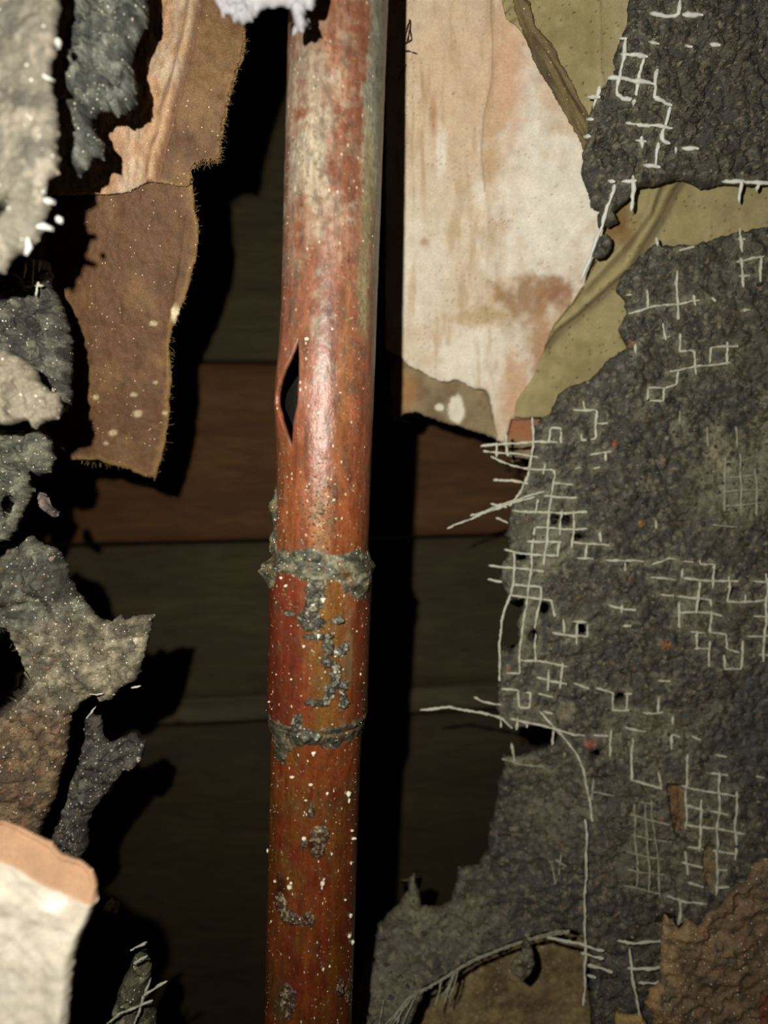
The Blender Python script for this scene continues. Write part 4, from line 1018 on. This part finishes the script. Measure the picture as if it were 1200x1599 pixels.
def ring_color(c1, c2, c3, seed):
    def f(TH, Y):
        X = TH * 72
        b = mixc(rgb(*c1) * np.ones(TH.shape + (3,)), rgb(*c2), sst(fbm(X / 14, Y / 9, 4, seed), -0.2, 0.35))
        b = mixc(b, rgb(*c3), sst(fbm(X / 11, Y / 11, 3, seed + 3), 0.2, 0.45) * 0.7)
        return b
    return f
crust('solder_ring', 765, 950, ring_field(885, 19, [(0.95, 905, 0.5, 34, 0.0008), (-1.35, 905, 0.42, 30, 0.0020), (-1.5, 860, 0.35, 50, 0.0011), (-1.5, 800, 0.22, 36, 0.0012), (-0.1, 872, 0.5, 14, 0.0009)]),
      ring_color((58, 58, 46), (108, 106, 84), (96, 72, 44), 4), M['solder'], root, rbody)
crust('solder_ring', 1110, 1215, ring_field(1151, 16, [(-0.75, 1170, 0.35, 30, 0.0005), (1.0, 1148, 0.6, 16, 0.0006)]),
      ring_color((48, 48, 38), (74, 72, 56), (92, 70, 40), 9), M['solder'], root, rbody)
def pit_field(blobs, seed, amp=0.0006):
    def f(TH, Y):
        X = TH * 72
        h = np.full(TH.shape, -0.0004)
        f1, f2, c = worley(X / 7, Y / 7, seed)
        for (tx, y, rx, ry) in [(q[0], q[1], q[2] * 1.25, q[3] * 1.25) for q in blobs]:
            e = np.hypot((X - tx) / rx, (Y - y) / ry) + 0.45 * fbm(X / 7, Y / 7, 3, seed)
            h = np.maximum(h, np.where(e < 1, amp * (0.25 + (0.65 - f1) * (0.4 + c)) * np.clip((1 - e) * 3, 0, 1), -0.0004))
        return h
    return f
def xth(px, py, r=RC): return theta_of(px, py, r) * 72
bl = [(xth(x, y), y, rx, ry) for x, y, rx, ry in ((495, 918, 12, 14), (490, 944, 10, 16), (486, 968, 14, 14), (500, 992, 18, 5), (512, 1006, 7, 14), (512, 1032, 7, 9), (524, 1052, 7, 18), (514, 1078, 7, 12), (498, 1095, 14, 6), (538, 1072, 6, 9),
      (464, 1128, 7, 14), (528, 968, 7, 6), (538, 1010, 5, 6), (484, 1146, 14, 7), (536, 1095, 5, 18), (530, 1018, 6, 8), (452, 960, 8, 4))]
crust('pitted_residue', 895, 1160, pit_field(bl, 3, 0.0011), lambda T, Y: mixc(rgb(58, 56, 46) * np.ones(T.shape + (3,)), rgb(128, 124, 104), sst(fbm(T * 14, Y / 5, 3, 4), 0, 0.5)), M['solder'], root, RC)
bl3 = [(xth(x, y, R), y, rx, ry) for x, y, rx, ry in ((500, 1306, 14, 12), (498, 1330, 9, 9), (440, 1420, 10, 14), (455, 1438, 18, 9), (482, 1436, 9, 11), (486, 1268, 5, 8), (450, 1570, 12, 22), (530, 1560, 7, 12), (545, 1580, 10, 20), (475, 1318, 6, 6))]
crust('pitted_residue', 1250, 1640, pit_field(bl3, 8, 0.0007), lambda T, Y: mixc(rgb(62, 44, 30) * np.ones(T.shape + (3,)), rgb(118, 108, 82), sst(fbm(T * 14, Y / 5, 3, 4), 0.0, 0.4)), M['solder'], root, R)

# crumbs of lime and sand stuck to the pipe
pos = []; sz = []; cl = []
def crumb(px, py, size, col=(206, 200, 178), r=None):
    rr = r or (RC if 884 < py < 1146 else R)
    t = theta_of(px, py, rr)
    pos.append(surf(np.array(t), np.array(float(s_of(py))), np.array(rr + size * 0.3)).reshape(3)); sz.append(size); cl.append(rgb(*col))
for (x, y, s_) in ((440, 907, 3), (447, 918, 3.5), (437, 896, 2), (490, 942, 4.5), (505, 935, 4.5), (497, 991, 5), (475, 1008, 4), (448, 960, 2.5), (455, 1062, 2.5), (421, 1112, 2.5), (412, 1148, 3), (487, 1148, 4), (470, 1158, 4), (490, 1176, 5),
                   (457, 1217, 4), (486, 1225, 3.5), (511, 1240, 3.5), (544, 1251, 5), (504, 1380, 4.5), (506, 1374, 4), (503, 1387, 3.5), (453, 1390, 4), (455, 1383, 3), (450, 1377, 2.6), (430, 1393, 3), (545, 1262, 4), (549, 1315, 4), (551, 1330, 5), (548, 1368, 4),
                   (539, 1421, 3.5), (547, 1455, 3.5), (545, 1487, 4), (550, 1506, 5), (475, 1310, 4), (518, 1337, 3), (424, 1462, 3), (411, 1365, 4), (505, 1516, 2.5), (515, 1515, 2.5), (478, 1250, 2), (530, 905, 2), (478, 606, 2.5), (532, 612, 2.2), (480, 530, 3), (461, 528, 2.5),
                   (522, 780, 2.5), (513, 775, 2), (480, 760, 2.5), (484, 795, 2), (536, 1045, 2), (563, 1060, 3), (470, 630, 2), (498, 645, 2), (428, 820, 3), (431, 856, 3), (420, 620, 3), (423, 675, 3.4), (417, 850, 2)):
    crumb(x, y, s_ * 0.00011 * 0.8)
for _ in range(230):
    y = rnd.gauss(800, 42); x = rnd.gauss(503, 17)
    if y < 860: crumb(x, y, rnd.uniform(0.00008, 0.00022), rnd.choice([(70, 58, 40), (60, 54, 42), (150, 118, 62), (96, 86, 62), (170, 150, 100)]))
for _ in range(120):
    y = rnd.gauss(1010, 60); x = rnd.gauss(505, 20)
    crumb(x, y, rnd.uniform(0.00008, 0.0002), rnd.choice([(60, 56, 46), (90, 86, 70), (190, 180, 150)]))
for _ in range(900):
    y = rnd.uniform(330, 1610) if rnd.random() < 0.94 else rnd.uniform(0, 330)
    c = float(np.interp(y, [0, 1599], [527, 481])); hw = float(np.interp(y, [0, 880, 890, 1140, 1150, 1599], [74, 70, 76, 75, 68, 66]))
    e = rnd.random()
    x = c + hw * (rnd.uniform(0.9, 0.995) if e < 0.16 and y > 850 else -rnd.uniform(0.9, 0.995) if e < 0.3 else rnd.uniform(-0.9, 0.9))
    if 520 < y < 710 and x < 472: continue
    crumb(x, y, rnd.uniform(0.00004, 0.00011), rnd.choice([(150, 140, 112), (150, 128, 90), (120, 110, 84), (205, 198, 176), (90, 82, 64)]))
grit('lime_crumbs', np.array(pos), sz, np.array(cl), M['grit'], root)
print('tris', sum(len(o.data.polygons) * 2 for o in bpy.data.objects if o.type == 'MESH'))
